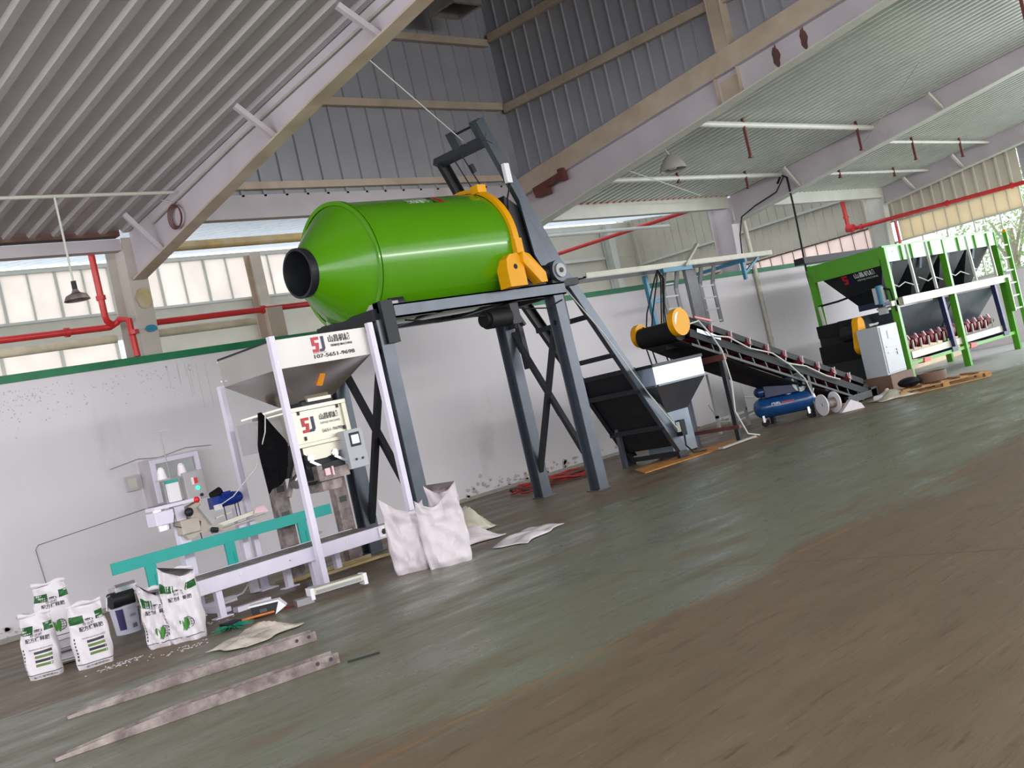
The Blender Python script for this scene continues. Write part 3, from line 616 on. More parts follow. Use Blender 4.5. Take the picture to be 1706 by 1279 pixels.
tag(MB().tube([(12.0,10.93,3.1),(12.7,10.83,2.1),(13.1,10.82,1.5),(13.35,10.80,1.1),(13.9,10.80,.4)],.010,6).build('track_cable','cord'),'thin cable clipped along the near rail of the hoist','cable')
# ================================================================ WEIGH HOPPER BY THE HOIST
hp = thing('weigh_hopper','slate steel weigh hopper with bright upper band at the foot of the hoist','hopper',(14.6,11.1,0))
X0,X1,Y0,Y1 = 13.34,14.6,10.62,11.9
def hbox(mb, z0,a,z1,c):        # frustum walls between rectangles a (low) and c (high)
    vs = [(a[0],a[2],z0),(a[1],a[2],z0),(a[1],a[3],z0),(a[0],a[3],z0),(c[0],c[2],z1),(c[1],c[2],z1),(c[1],c[3],z1),(c[0],c[3],z1)]
    return mb.add(vs,[(0,1,5,4),(1,2,6,5),(2,3,7,6),(3,0,4,7)])
hbox(MB(),1.22,(X0,X1,Y0,Y1),1.50,(X0,X1,Y0,Y1)).build('upper_band','steelblue',hp,solid=.01)
hbox(MB(),.74,(14.02,14.6,11.1,11.6),1.20,(X0,X1,Y0,Y1)).build('cone_section','frame',hp,solid=.01)
b = MB().bar((X0,Y0-.02,1.52),(X0,Y1,1.52),.05,.05).bar((X1,Y0-.02,1.52),(X1,Y1,1.52),.05,.05).bar((X0,Y0,1.52),(X1,Y0,1.52),.05,.05).bar((X0,Y1,1.52),(X1,Y1,1.52),.05,.05); b.build('rim','dark',hp)
b = MB().bar((X0-.02,Y0-.02,1.21),(X0-.02,Y1,1.21),.05,.03).bar((X0,Y0-.02,1.21),(X1,Y0-.02,1.21),.05,.03); b.build('middle_flange','frame',hp)
hbox(MB(),.05,(14.12,14.75,11.2,11.7),.74,(14.02,14.6,11.1,11.6)).build('discharge_chute','steelblue',hp,solid=.01)
for x,y in ((X1-.02,11.85),(X0+.3,11.85)): MB().bar((x,y,.0),(x,y,1.2),.07,.07,(0,1,0)).build('leg','frame',hp)
tag(MB().prism([(12.6,10.6,.0),(15.4,10.45,.0),(15.5,11.0,.0),(13.2,11.3,.0)],(0,0,.012)).build('dust_patch','pit'),'orange dusty patch on the floor under the weigh hopper','dust')
tag(MB().bar((14.2,10.35,.03),(15.3,10.45,.03),.09,.03).build('floor_strip','cement'),'pale flat strip on the floor before the weigh hopper','strip')
# ================================================================ BELT CONVEYOR
cv = thing('belt_conveyor','inclined black belt conveyor with yellow end guards and dark red idlers','conveyor',(17,11,0))
CY0, CY1 = 10.56, 11.42
ca, cb = V((14.2,0,1.98)), V((19.5,0,.13)); cd = (cb-ca).normalized(); cn = V((-cd.z,0,cd.x)); cn = cn if cn.z>0 else -cn
def cp(s, y, h): p = ca+(cb-ca)*s+cn*h; return (p.x,y,p.z)
for y in (CY0,CY1): MB().bar(cp(.03,y,-.02),cp(1,y,-.02),.05,.13,cn).build('side_frame','black',cv)
for y in (CY0+.02,CY1-.02): MB().bar(cp(.02,y,.2),cp(.97,y,.17),.03,.10,cn).build('skirt','black',cv)
# trough belt
b = MB(); rows = 40
def beltp(u, v):
    s = u; q = v*2-1; p = ca+(cb-ca)*s+cn*(.11+.09*abs(q)**2); return (p.x,(CY0+CY1)/2+q*.38,p.z)
b.grid(beltp, rows, 10); b.grid(lambda u,v:(lambda p:(p.x,(CY0+CY1)/2+(v*2-1)*.36,p.z))(ca+(cb-ca)*u+cn*(-.15-.10*math.sin(math.pi*u))),20,2)
for q in range(0): pass
MB.build(b,'belt','black',cv,True,solid=.014)
b = MB(); p0 = cp(0,CY0+.03,0); b.cyl((ca.x,CY0+.05,ca.z-.0),(ca.x,CY1-.05,ca.z),.17,28).build('head_pulley','black',cv,True)
for y,yy in ((CY0-.06,CY0+.05),(CY1-.05,CY1+.05)): 
    g = MB().cyl((ca.x-.05 if y<11 else ca.x+.02,y,ca.z+(.12 if y<11 else .06)),(ca.x-.05 if y<11 else ca.x+.02,yy,ca.z+(.12 if y<11 else .06)),.22 if y<11 else .185,32).build('end_guard','yellow',cv,True)
MB().add([(ca.x-.05+.17*math.cos(t),CY0-.063,ca.z+.12+.17*math.sin(t)) for t in [R(100+i*12) for i in range(9)]],[tuple(range(9))]).build('guard_sticker','wtext',cv)
MB().bx(ca.x-.10,ca.x+.35,CY1-.55,CY1-.3,ca.z-.26,ca.z-.17).build('belt_scraper','black',cv)
for i in range(9):
    s = .13+i*.093
    il = MB().cyl(cp(s,CY0-.02,.17),cp(s,CY0+.28,.05),.075,14).cyl(cp(s,CY1-.04,.19),cp(s,CY1-.28,.07),.045,14).cyl(cp(s,CY0+.28,.06),cp(s,CY1-.28,.06),.045,14).build('idler_roller','idler',cv,True)
    MB().cyl(cp(s,CY0-.03,.05),cp(s,CY0-.03,.24),.010,8).build('idler_bolt','cord',il)
for i in range(14): 
    s=.06+i*.066; MB().bar(cp(s,CY0,-.04),cp(s+.02,CY0,-.20),.03,.03,cn).build('truss_strut','dark',cv)
MB().bar(cp(.04,CY0,-.20),cp(.96,CY0,-.20),.04,.04,cn).build('lower_chord','dark',cv)
for x,y,z in ((15.08,10.58,1.62),(15.08,11.46,1.62),(17.5,10.58,.85),(17.5,11.46,.85)): 
    l = MB().bar((x,y,0.01),(x,y,z),.075,.075,(0,1,0)).build('leg','dark',cv); MB().bx(x-.1,x+.1,y-.06,y+.06,0,.012).build('foot_plate','dark',l)
MB().bx(15.03,15.13,10.5,11.5,1.36,1.46).build('cross_bar','rust',cv); MB().bx(15.03,15.13,10.5,11.5,.22,.28).build('cross_bar','rust',cv)
MB().tube([cp(.02,CY0-.06,.1),cp(.06,CY0-.07,.2),cp(.12,CY0-.07,.03),cp(.2,CY0-.07,.10),cp(.3,CY0-.07,.03),cp(.42,CY0-.07,.08),cp(.5,CY0-.07,-.01),cp(.6,CY0-.07,.05),cp(.72,CY0-.07,0),cp(.8,CY0-.07,.02)],.013).build('cable','cord',cv)
MB().tube([cp(.12,CY0-.07,.03),(15.05,10.5,1.5),(15.14,10.52,1.0),(15.05,10.52,.5),(15.2,10.48,.1),(15.4,10.4,.03)],.012).tube([cp(.5,CY0-.07,0),(17.3,10.5,.7),(17.42,10.5,.4),(17.5,10.5,.5)],.012).build('cable','cord',cv)
MB().bar(cp(.05,CY0-.03,.26),cp(.13,CY0-.03,.30),.02,.03,cn).build('red_guard_rod','red',cv)
MB().bar(cp(.06,CY0-.035,.05),cp(.17,CY0-.035,.05),.01,.06,cn).build('side_plate','steelblue',cv)
MB().bx(18.6,19.7,10.5,10.58,.03,.16).bx(19.5,19.75,10.5,11.4,.03,.2).build('tail_frame','dark',cv)
MB().cyl((19.5,CY0+.04,.17),(19.5,CY1-.04,.17),.12,20).build('tail_pulley','black',cv,True)
# ================================================================ PACKING SCALE
pk = thing('packing_scale','bagging scale with stainless hopper on four white posts, black coat beside it','packing machine',(7.2,10.8,0))
HX0,HX1,HY0,HY1 = 6.60,7.92,10.28,11.46
PL = [(HX0,HY0),(HX1+.02,HY0),(HX0,HY1),(HX1+.02,HY1)]
for x,y in PL:
    s = -1 if x<7 else 1; g=-1 if y<11 else 1
    l = MB().bx(x-.035,x+.035,y+g*.03-.035,y+g*.03+.035,.012,2.74 if g<0 or x>7 else 2.40).build('post','lilac',pk,bevel=.004)
    MB().bx(x-.11,x+.11,y+g*.03-.11,y+g*.03+.11,0,.014).build('foot_plate','lilac',l)
    for z in (2.68,2.45): MB().cyl((x,y+g*.03-.045,z),(x,y+g*.03-.036,z),.012,8).build('bolt','chrome',l)
h = hbox(MB(),2.38,(HX0+.03,HX1-.02,HY0+.01,HY1),2.70,(HX0+.03,HX1-.02,HY0+.01,HY1)).build('hopper_band','band',pk,solid=.006)
hbox(MB(),2.00,(7.02,7.46,10.62,11.02),2.38,(HX0+.03,HX1-.02,HY0+.01,HY1)).build('hopper_cone','inox',pk,solid=.006)
MB().bar((HX0+.03,HY0+.01,2.70),(HX0+.03,HY1,2.70),.03,.02).bar((HX0+.03,HY1,2.70),(HX1,HY1,2.70),.03,.02).build('rim','dark',h)
yf = HY0+.003
logo(h, plane_fn((7.13,yf,2.50),(.17,0,0),(0,0,.17)))
b = MB(); text_on(b,'山昌机械',plane_fn((7.36,yf,2.585),(.30,0,0),(0,0,.085)),True); b.build('lettering','inkgrey',h); b = MB(); text_on(b,'SIEMAJI MACHINE',plane_fn((7.38,yf,2.53),(.30,0,0),(0,0,.035)),True); b.build('latin_lettering','inkgrey',h); b = MB()
text_on(b,'107-5651-9698',plane_fn((7.13,yf,2.43),(.56,0,0),(0,0,.045)),True); b.build('phone_number','inkgrey',h)
b = MB(); text_on(b,'SIEMAJI',plane_fn((7.13,yf,2.482),(.17,0,0),(0,0,.014))); b.build('small_lettering','logored',h)
v = MB().bar((7.26,10.42,2.28),(7.24,10.50,2.16),.07,.09,(0,1,0)).build('vibrator','amber',pk)
for dz in (.0,.09): MB().cyl((7.19,10.44+dz*.5,2.29-dz),(7.32,10.44+dz*.5,2.29-dz),.022,10).build('clamp','dark',v)
MB().bx(7.10,7.42,10.56,10.60,1.985,2.02).build('sleeve_flange','inox_white',pk); MB().bx(7.04,7.46,10.60,11.0,1.92,2.0).build('sleeve','dark',pk)
# weigh box with inspection panel
wb = MB().bx(6.88,7.60,10.62,11.15,1.50,1.95).build('weigh_box','inox_white',pk)
MB().bx(6.86,7.62,10.585,10.62,1.90,1.95).bx(6.86,7.62,10.585,10.62,1.49,1.535).bx(6.86,6.93,10.59,10.62,1.5,1.95).bx(7.56,7.62,10.59,10.62,1.5,1.95).build('panel_frame','inox_white',wb,bevel=.004)
yp = 10.612
logo(wb, plane_fn((6.99,yp,1.65),(.17,0,0),(0,0,.17)))
b = MB(); text_on(b,'山昌机械',plane_fn((7.24,yp,1.76),(.26,0,0),(0,0,.075)),True); text_on(b,'SIEMAJI MACHINE',plane_fn((7.24,yp,1.705),(.27,0,0),(0,0,.032))); text_on(b,'5651-9698',plane_fn((7.24,yp,1.615),(.28,0,0),(0,0,.038))); b.build('lettering','inkgrey',wb)
b = MB()
for x,z in ((6.965,1.86),(7.50,1.86),(6.99,1.565),(7.53,1.60)): b.bx(x,x+.022,10.605,10.612,z,z+.045)
b.build('panel_clip','dark',wb)
sm = MB().prism([(6.93,10.62,1.50),(7.60,10.62,1.50),(7.52,10.62,1.40),(7.22,10.62,1.33),(7.05,10.62,1.33),(6.93,10.62,1.42)],(0,.4,0)).build('discharge_cone','inox_white',pk)
MB().bx(6.95,7.42,10.66,11.1,1.26,1.45).build('gate_housing','dark',pk)
for x in (7.0,7.34): MB().cyl((x,10.60,1.36),(x,10.66,1.36),.045,14).bar((x-.03,10.6,1.33),(x+.1,10.6,1.25),.03,.03).build('gate_cylinder','chrome',pk)
# bag clamp
MB().bx(7.02,7.44,10.55,10.95,1.08,1.20).bx(6.98,7.05,10.5,10.9,1.1,1.26).build('bag_clamp','wornsteel',pk); MB().bx(7.10,7.17,10.53,10.55,1.13,1.21).bx(7.20,7.22,10.53,10.55,1.12,1.22).build('nameplate','pinkp',pk)
MB().prism([(6.92,10.6,1.26),(7.5,10.6,1.28),(7.38,10.6,1.10),(7.0,10.6,1.06)],(0,.3,0)).build('clamp_shroud','dark',pk)
MB().bx(7.08,7.36,10.62,10.9,.96,1.08).build('bag_spout','wornsteel',pk)
# control box on the right of the scale
cb_ = MB().bx(7.44,7.70,10.50,10.72,1.13,1.58).build('control_box','greycab',pk,bevel=.006)
MB().bx(7.50,7.64,10.49,10.50,1.38,1.54).build('display_bezel','dark',cb_); MB().bx(7.52,7.62,10.485,10.49,1.41,1.51).build('display','blue_led',cb_)
for x in (7.53,7.62): MB().cyl((x,10.485,1.23),(x,10.5,1.23),.014,12).build('button','ink',cb_)
# rear frame posts of the scale
for x,y in ((6.92,11.3),(7.74,11.3)):
    p = MB().bx(x-.09,x+.09,y-.06,y+.06,0.0,1.95).build('inner_post','wornsteel',pk)
    for z in (.35,.75,1.05,1.25): MB().bx(x-.05,x+.05,y-.068,y-.06,z,z+.07).build('slot_frame','inkgrey',p)
MB().bar((6.6,11.2,1.95),(6.9,10.7,1.98),.02,.02).bar((6.55,10.6,1.9),(6.9,10.6,1.92),.015,.015).build('support_arm','inox_white',pk)
MB().bx(6.52,6.88,10.85,11.2,1.55,1.9).build('filter_box','grey',pk); MB().bar((6.62,10.62,1.0),(6.82,10.62,1.4),.04,.05,(0,1,0)).build('strut','wornsteel',pk)
MB().bx(6.60,6.86,10.62,10.9,1.2,1.55).build('back_housing','black',pk)
MB().bar((6.55,10.56,1.22),(6.50,10.56,1.52),.03,.03,(0,1,0)).build('air_unit','cord',pk); MB().cyl((6.66,10.5,1.12),(6.76,10.55,1.18),.06,16).build('regulator','chrome',pk,True)
MB().bar((6.8,11.25,.03),(7.95,11.25,.03),.05,.04).bar((6.8,11.6,.03),(7.95,10.85,.03),.04,.03).bar((7.95,10.85,.03),(6.9,10.9,.03),.04,.03).build('base_frame','ochre',pk)
# coat
ct = MB(); prof = [(6.43,1.97,.03),(6.50,1.93,.07),(6.56,1.80,.12),(6.60,1.62,.16),(6.58,1.45,.16),(6.55,1.25,.14)]
def coat(u,v):
    z = 1.97-.78*v; xl = 6.42-.10*min(1,v*2.2)+.06*max(0,v-.6); xr = 6.45+.24*min(1,v*2.1)-.10*max(0,v-.5)*1.6
    a = 2*math.pi*u; cx = (xl+xr)/2; wv = (xr-xl)/2; zz = z+ (.09*math.cos(a) if v>.85 else 0) - .05*math.sin(3*a)*max(0,v-.6)
    return (cx+wv*math.cos(a)*(1+.06*math.sin(5*a+v*6)), 10.52+.055*math.sin(a)*(.4+v)+.012*math.sin(a*6+v*5), zz)
ct.grid(coat,32,16,True)
co = tag(ct.build('black_coat','cloth',None,True),'black coat hanging on the left of the bagging scale','coat')
tag(MB().tube([(6.46,10.45,1.95),(6.40,10.44,1.75),(6.30,10.6,1.4),(6.12,10.9,1.15),(6.04,11.1,1.08)],.006,6).build('thin_cord','cord'),'thin pale cord slanting from the coat to the blue motor','cable')
# ---- bagging conveyor with teal guard rail
bc_ = thing('bagging_conveyor','low white slat conveyor with teal guard rail under the bagging scale','conveyor',(6.2,10.7,0))
MB().bx(4.95,7.62,10.36,10.41,.28,.43).build('side_beam','lilac',bc_,bevel=.004); MB().bx(4.95,7.62,11.02,11.07,.28,.43).build('side_beam','lilac',bc_)
MB().bx(4.97,7.60,10.41,11.02,.40,.425).build('belt','wornsteel',bc_); MB().cyl((7.55,10.43,.36),(7.55,11.0,.36),.05,16).build('end_roller','dark',bc_,True)
eb = MB().bx(7.50,7.66,10.345,10.36,.30,.42).build('bearing_plate','chrome',bc_); MB().cyl((7.58,10.33,.36),(7.58,10.345,.36),.035,6).build('bearing_hub','dark',eb)
for x,y in ((5.45,10.44),(5.45,11.0),(6.62,10.44),(6.62,11.0),(7.3,11.0)):
    l = MB().bx(x-.035,x+.035,y-.035,y+.035,.012,.30).build('leg','lilac',bc_); MB().bx(x-.1,x+.1,y-.05,y+.05,0,.012).build('foot_plate','lilac',l)
MB().bx(4.71,7.42,11.06,11.085,.665,.785).build('guard_rail','teal',bc_)
for x in (5.12,6.05,7.0): g_ = MB().bx(x-.06,x+.06,11.07,11.10,.40,.67).build('guard_post','teal',bc_); MB().bx(x+.02,x+.03,11.063,11.07,.40,.56).build('slot','teal',g_)
MB().cyl((6.3,10.36-.01,.36),(6.3,10.36,.36),.008,8).cyl((7.05,10.35,.37),(7.05,10.36,.37),.01,8).cyl((5.7,10.35,.37),(5.7,10.36,.37),.01,8).build('bolt','chrome',bc_)
# ---- sewing stand
sw = thing('bag_sewing_stand','bag sewing machine on a white stand behind the teal rail, with blue motor','sewing machine',(5.75,11.45,0))
p = MB().bx(5.66,5.78,11.38,11.50,.012,1.2).build('post','lilac',sw,bevel=.005)
MB().bx(5.5,6.15,11.36,11.44,.0,.06).bx(5.62,5.7,10.7,11.7,.0,.05).build('base','lilac',sw); 
MB().bx(6.40,6.48,11.42,11.50,.012,1.0).build('rear_post','lilac',sw)
MB().bx(5.40,5.95,11.30,11.52,1.19,1.225).build('shelf','lilac',sw)
bx_ = MB().bx(5.38,5.60,11.28,11.50,1.02,1.17).build('motor_box','lilac',sw,bevel=.01); MB().cyl((5.47,11.39,1.17),(5.47,11.39,1.21),.07,20).cyl((5.50,11.39,.96),(5.50,11.39,1.02),.075,24).build('motor_cap','chrome',bx_,True)
sc_ = MB().bx(5.82,6.06,11.32,11.42,1.20,1.52).build('switch_box','grey',sw,bevel=.008)
MB().bx(5.925,5.965,11.305,11.32,1.38,1.44).build('power_switch','redbtn',sc_); MB().bx(5.90,5.925,11.31,11.32,1.37,1.45).build('switch_plate','thread',sc_)
MB().cyl((5.955,11.305,1.325),(5.955,11.32,1.325),.020,16).build('green_lamp','green_led',sc_); MB().cyl((5.98,11.30,1.24),(5.98,11.32,1.24),.018,12).build('knob','dark',sc_)
MB().bx(5.62,5.75,11.33,11.38,1.235,1.44).build('thread_cover','white',sw); MB().bx(5.615,5.755,11.325,11.385,1.44,1.475).build('cover_cap','teal',sw)
MB().cyl((5.69,11.37,1.47),(5.69,11.37,2.02),.006,8).bar((5.60,11.37,2.02),(5.82,11.37,2.02),.008,.008).build('thread_rod','tray',sw)
for x,z in ((5.62,1.50),(5.86,1.50)):
    MB().bx(x-.06,x+.06,11.36,11.46,z-.015,z).build('cone_tray','grey',sw)
    MB().cyl((x,11.41,1.225),(x,11.41,z-.015),.008,8).build('tray_stem','tray',sw)
    MB().lathe([(0,.05),(.01,.052),(.11,.036),(.115,.03),(.13,.022),(.135,.005)],(x,11.41,z),(0,0,1),20).build('thread_cone','thread',sw,True)
# sewing head
hd = MB().prism([(5.66,11.30,.88),(5.86,11.30,.86),(5.90,11.30,.96),(5.80,11.30,1.0),(5.78,11.30,1.14),(5.92,11.30,1.18),(5.95,11.30,1.10),(6.05,11.30,.90),(6.14,11.30,.86),(6.12,11.30,.80),(5.98,11.30,.83),(5.72,11.30,.80)],(0,.14,0)).build('sewing_head','headbeige',sw)
MB().bx(5.64,5.86,11.26,11.40,.86,1.02).build('gear_case','headbeige',sw,bevel=.012); MB().sphere((5.78,11.30,1.09),.05).build('hand_wheel','dark',sw,True); MB().bar((5.90,11.28,1.13),(6.02,11.28,.90),.05,.05,(0,1,0)).build('needle_arm','grey',sw)
MB().cyl((5.98,11.27,.84),(6.05,11.27,.82),.03,12).build('presser_foot','dark',sw); MB().sphere((5.90,11.3,1.20),.035).build('stop_button','redbtn',sw,True)
bm = MB().cyl((6.18,11.40,1.12),(6.44,11.40,1.12),.068,24).build('drive_motor','blue',sw,True); MB().sphere((6.45,11.40,1.12),.066).build('motor_end','blue',bm,True)
b = MB()
for i in range(9): b.cyl((6.19+i*.026,11.40,1.12),(6.198+i*.026,11.40,1.12),.075,20)
b.build('cooling_fins','blue',bm); MB().bx(6.24,6.36,11.36,11.44,1.17,1.21).build('terminal_box','blue',bm); MB().bx(6.10,6.20,11.34,11.44,1.05,1.18).build('gear_box','blue',sw); MB().bx(6.10,6.2,11.325,11.34,1.03,1.09).build('type_plate','thread',sw); MB().cyl((6.14,11.4,1.19),(6.26,11.4,1.23),.05,14).build('coupling','black',sw,True)
ar = MB().bar((6.08,11.35,.86),(6.58,11.35,.90),.05,.045).bar((6.1,11.35,.95),(6.3,11.35,.97),.02,.015).build('feed_arm','inox_white',sw)
MB().prism([(6.56,11.3,.89),(6.60,11.3,.95),(6.70,11.3,.96),(6.74,11.3,.87)],(0,.02,0)).build('feed_paddle','pinkp',sw)
b = MB()
for x in (6.22,6.36,6.40): b.bar((x,11.33,.88),(x,11.33,1.06),.008,.008)
b.build('guide_pin','dark',sw); MB().bar((6.02,11.34,.80),(6.72,11.34,.845),.06,.02).build('feed_table','headbeige',sw)
MB().tube([(5.85,11.28,.84),(5.84,11.26,.76),(5.78,11.27,.72)],.006,6).tube([(5.6,11.28,1.1),(5.56,11.27,.98),(5.66,11.27,.94)],.005,6).build('cable','dark',sw)
# ---- wall cabinet, socket, panel in the low wall
wc = thing('wall_cabinet','open grey electrical cabinet on the low wall above the sewing stand','cabinet',(7.1,W-.1,1.2))
MB().bx(6.70,7.50,W-.16,W-.002,1.18,1.80).build('body','steel',wc); MB().bx(6.80,7.44,W-.165,W-.16,1.22,1.76).build('recess','grey',wc)
b = MB().bx(6.78,6.84,W-.20,W-.16,1.20,1.78).bx(7.42,7.48,W-.20,W-.16,1.20,1.78).bx(6.84,7.42,W-.19,W-.16,1.72,1.78); b.build('door_frame','lilac',wc)
MB().bx(6.9,7.4,W-.172,W-.165,1.5,1.72).build('glazing','tray',wc); 
MB().tube([(6.3,W-.02,1.78),(6.7,W-.03,1.84),(7.0,W-.03,1.80),(7.4,W-.03,1.86),(7.8,W-.02,1.82)],.004,6).build('cable','tray',wc)
so = thing('wall_socket','small square grey socket box on the low wall, left of the cabinet','socket',(6.6,W-.04,1.45))
MB().bx(6.46,6.64,W-.05,W-.002,1.44,1.64).build('plate','steel',so); MB().bx(6.49,6.61,W-.055,W-.05,1.47,1.60).build('insert','steel_pale',so)
tag(MB().tube([(6.66,W-.012,1.17),(5.2,W-.012,1.05),(5.16,W-.012,1.0),(5.2,W-.012,.5)],.0035,6).build('wall_seam','inkgrey'),'dark seam of a painted panel in the low wall at lower left','seam')
# mould spots on the low wall below the coping
random.seed(3); b = MB()
for i in range(190):
    g = random.random(); x = random.choice((random.gauss(7.0,.45),random.gauss(5.7,.35),random.gauss(5.35,.2))); z = 3.02-abs(random.gauss(0,.22)); r = random.uniform(.004,.012)
    b.add([(x+r*math.cos(t),W-.003,z+r*math.sin(t)) for t in [k*math.pi/3 for k in range(6)]],[(0,1,2,3,4,5)])
for i in range(9):
    x = 7.6+random.gauss(0,.22); z0 = 3.05-random.random()*.1; b.bx(x,x+.003,W-.003,W-.002,z0-random.uniform(.15,.7),z0)
tag(b.build('mould_spots','steel'),'dark mould specks and drip marks under the green coping','stain',kind='stuff')
b = MB(); random.seed(9)
for i in range(150):
    x = random.choice((random.uniform(12.2,14.8),random.uniform(3.2,5.0),random.uniform(9,20))); z = .06+abs(random.gauss(0,.10)); r = random.uniform(.008,.035); p_ = random.random()*3
    b.add([(x+r*math.cos(t)*(1+.4*math.sin(3*t+p_))*1.4,W-.014,max(.01,z+r*math.sin(t)*(1+.3*math.cos(2*t+p_)))) for t in [-k*math.pi/5 for k in range(10)]],[tuple(range(10))])
tag(b.build('peeled_plaster','oldsack'),'peeled patches of plaster along the foot of the low wall','stain',kind='stuff')
# ================================================================ FERTILISER BAGS
def bagsurf(h, a, d, seed, lean=0.0, n=3.0, fold=0.0, ear=0.0):
    def sec(z):
        t = z/h
        aa = a*(.93+.07*math.sin(math.pi*min(1,t*1.25))) * (1 if t<.72 else 1-.10*(t-.72)/.28)
        dd = d*(1.0-.25*abs(t-.35)) if t<.62 else d*(.93)*(1-((t-.62)/.38)**1.3*.93)
        if t<.08: dd *= .72+.28*t/.08; aa *= .97+.03*t/.08
        return aa, max(dd,.008)
    def P(ang, z):
        aa, dd = sec(z); c, s_ = math.cos(ang), math.sin(ang)
        x = aa*math.copysign(abs(c)**(2/n),c); y = dd*math.copysign(abs(s_)**(2/n),s_)
        t = z/h; wr = .010*math.sin(z*38+ang*3+seed)*math.exp(-((t-.78)/.16)**2)+.006*math.sin(z*17+ang*5+seed*2)
        y += wr*2 + lean*t*t + fold*max(0,t-.7)*1.2*math.sin(x*14+seed); x += .004*math.sin(z*30+seed)
        if ear:
            k = max(0,(t-.55)/.45); q = x/max(aa,.01); x *= 1+.16*k*k*abs(q); y += .03*k*math.sin(q*7+seed)+.018*math.sin(z*26+q*6+seed)*(1-.5*t); z += ear*k*k*(q*q-.55)+.05*k*k*q*math.cos(seed)
            z += .03*max(0,.12-t)/.12*(abs(q)**3)*0; y += .012*math.sin(q*15+z*9+seed)
        return (x, y, z + (.012*math.sin(x*16+seed) if t>.97 else 0))
    def F(x, z, off=.003):      # point of the front (negative y) face above x
        aa, dd = sec(z); x = max(-aa*.98,min(aa*.98,x)); c = abs(x/aa)**(n/2); ang = -math.acos(min(1,c)) if x>=0 else -math.pi+math.acos(min(1,c))
        p = P(ang,z); return (p[0],p[1]-off,p[2])
    return P, F
def bag(name, label, cat, loc, rz, h=.58, a=.19, d=.10, seed=0, printed=True, kind='bars', lean=0, m='bag', group=None, fold=0):
    P,F = bagsurf(h,a,d,seed,lean,fold=fold,ear=(.08 if seed in (2.5,9) else 0) if printed else .13); t = thing(name,label,cat,(0,0,0),group)
    b = MB(); b.grid(lambda u,v: P(2*math.pi*u,h*v),56,36,True); k = len(b.v); b.f += [tuple(range(55,-1,-1))]; b.f += [tuple(range(k-56,k))]
    b.build('sack',m,t,True)
    if printed: MB().grid(lambda u,v:(lambda p:(p[0]*1.01,p[1],h+.03*v+.012*math.sin(u*9+seed)*v))(P(0 if u>.5 else math.pi,h) if False else ((u*2-1)*a*.9,P(-math.pi/2,h)[1]+.004*math.sin(u*20+seed),0)),24,1).build('sewn_top',m,t,True,solid=.006)
    if printed:
        def pf(x0,z0,wd,hh): return lambda u,v: F(x0+wd*u, z0+hh*v)
        def patch(mb,x0,z0,wd,hh,nu=8,nv=3,sl=0): mb.grid(lambda u,v: F(x0+wd*u, z0+hh*v+sl*u,.002),nu,nv)
        b = MB(); patch(b,-a*.97,h*.73,a*.78,.07,sl=-.005); b.build('green_band','bandg',t); b = MB(); patch(b,a*.42,h*.74,a*.53,.07,sl=.005); b.build('green_band','bandg',t)
        b = MB(); text_on(b,'配方缓释肥',pf(-.095,h*.60,.21,.042),True); b.build('lettering','ink',t); b = MB(); text_on(b,'掺混肥',pf(-.05,h*.68,.10,.026)); b.build('small_lettering','ink',t); b = MB()
        if kind=='bars': text_on(b,'N+P2O5+K2O≥45%',pf(-.08,h*.475,.2,.013)); b.build('fine_print','ink',t); b = MB(); text_on(b,'配方缓释肥料',pf(-.09,.012,.2,.022)); b.build('bottom_lettering','ink',t); b = MB()
        text_on(b,'含腐植酸',pf(-a*.93,h*.2,.016,h*.3)) if False else None
        patch(b,-a*.97,.045,a*1.94,.007,24,1); b.build('bottom_stripe','ink',t)
        b = MB(); text_on(b,'(惠)',pf(-.04,h*.735,.09,.026),True); b.build('emblem','ink',t)
        b = MB()
        for i in range(7): patch(b,-a*.90,h*(.15+.055*i),.012,.02,1,1)
        b.build('side_print','inkgrey',t)
        if kind=='bars':
            for i,mm in enumerate(('olive','ink','olive','ink')): b = MB(); patch(b,-.045,h*(.20+.068*i),.15,.024,6,1,.004); b.build('nutrient_bar',mm,t)
        else:
            b = MB(); cx,cz,r = .02,h*.27,.055
            for q in (1,.5): 
                for i in range(28):
                    t0,t1 = 2*math.pi*i/28,2*math.pi*(i+1)/28
                    if q<1 or math.cos(t0)>-.6: 
                        k = len(b.v); b.v += [F(cx+math.cos(tt)*rr*q+.02,cz+math.sin(tt)*rr) for tt,rr in ((t0,r),(t1,r),(t1,r-.006),(t0,r-.006))]; b.f.append((k,k+1,k+2,k+3))
            for dz in (-.025,0,.025): patch(b,cx-.03,cz+dz,.10,.005,5,1)
            b.build('globe_mark','ink',t)
            b = MB()
            for ox,tilt,sz in ((-.035,.25,.052),(.005,-.05,.060)):
                pts = []
                for q in range(16):
                    tt = 2*math.pi*q/16; lx = sz*.42*math.sin(tt)*abs(math.sin(tt/2+.0))**.5; lz = sz*math.cos(tt)*-1
                    pts.append(F(cx+ox-lz*tilt+lx, cz-.008+lz, .005))
                k = len(b.v); b.v += pts; b.f.append(tuple(range(k,k+16)))
            b.build('leaf_mark','leafg',t)
    t.location = loc; t.rotation_euler = (0,0,rz); return t
bag('fertiliser_bag','white printed fertiliser bag, leftmost and nearest the lower left corner','bag',(3.66,10.46,0),R(-32),.56,.155,.105,1,lean=.03,group='printed fertiliser bags')
bag('fertiliser_bag','white printed fertiliser bag with four nutrient bars, front and centre of the left group','bag',(3.99,10.14,0),R(-14),.56,.168,.10,4,group='printed fertiliser bags')
bag('fertiliser_bag','printed fertiliser bag standing on the flat stack, tallest at the back of the left group','bag',(4.05,11.02,.22),R(-22),.54,.17,.10,7,kind='globe',group='printed fertiliser bags')
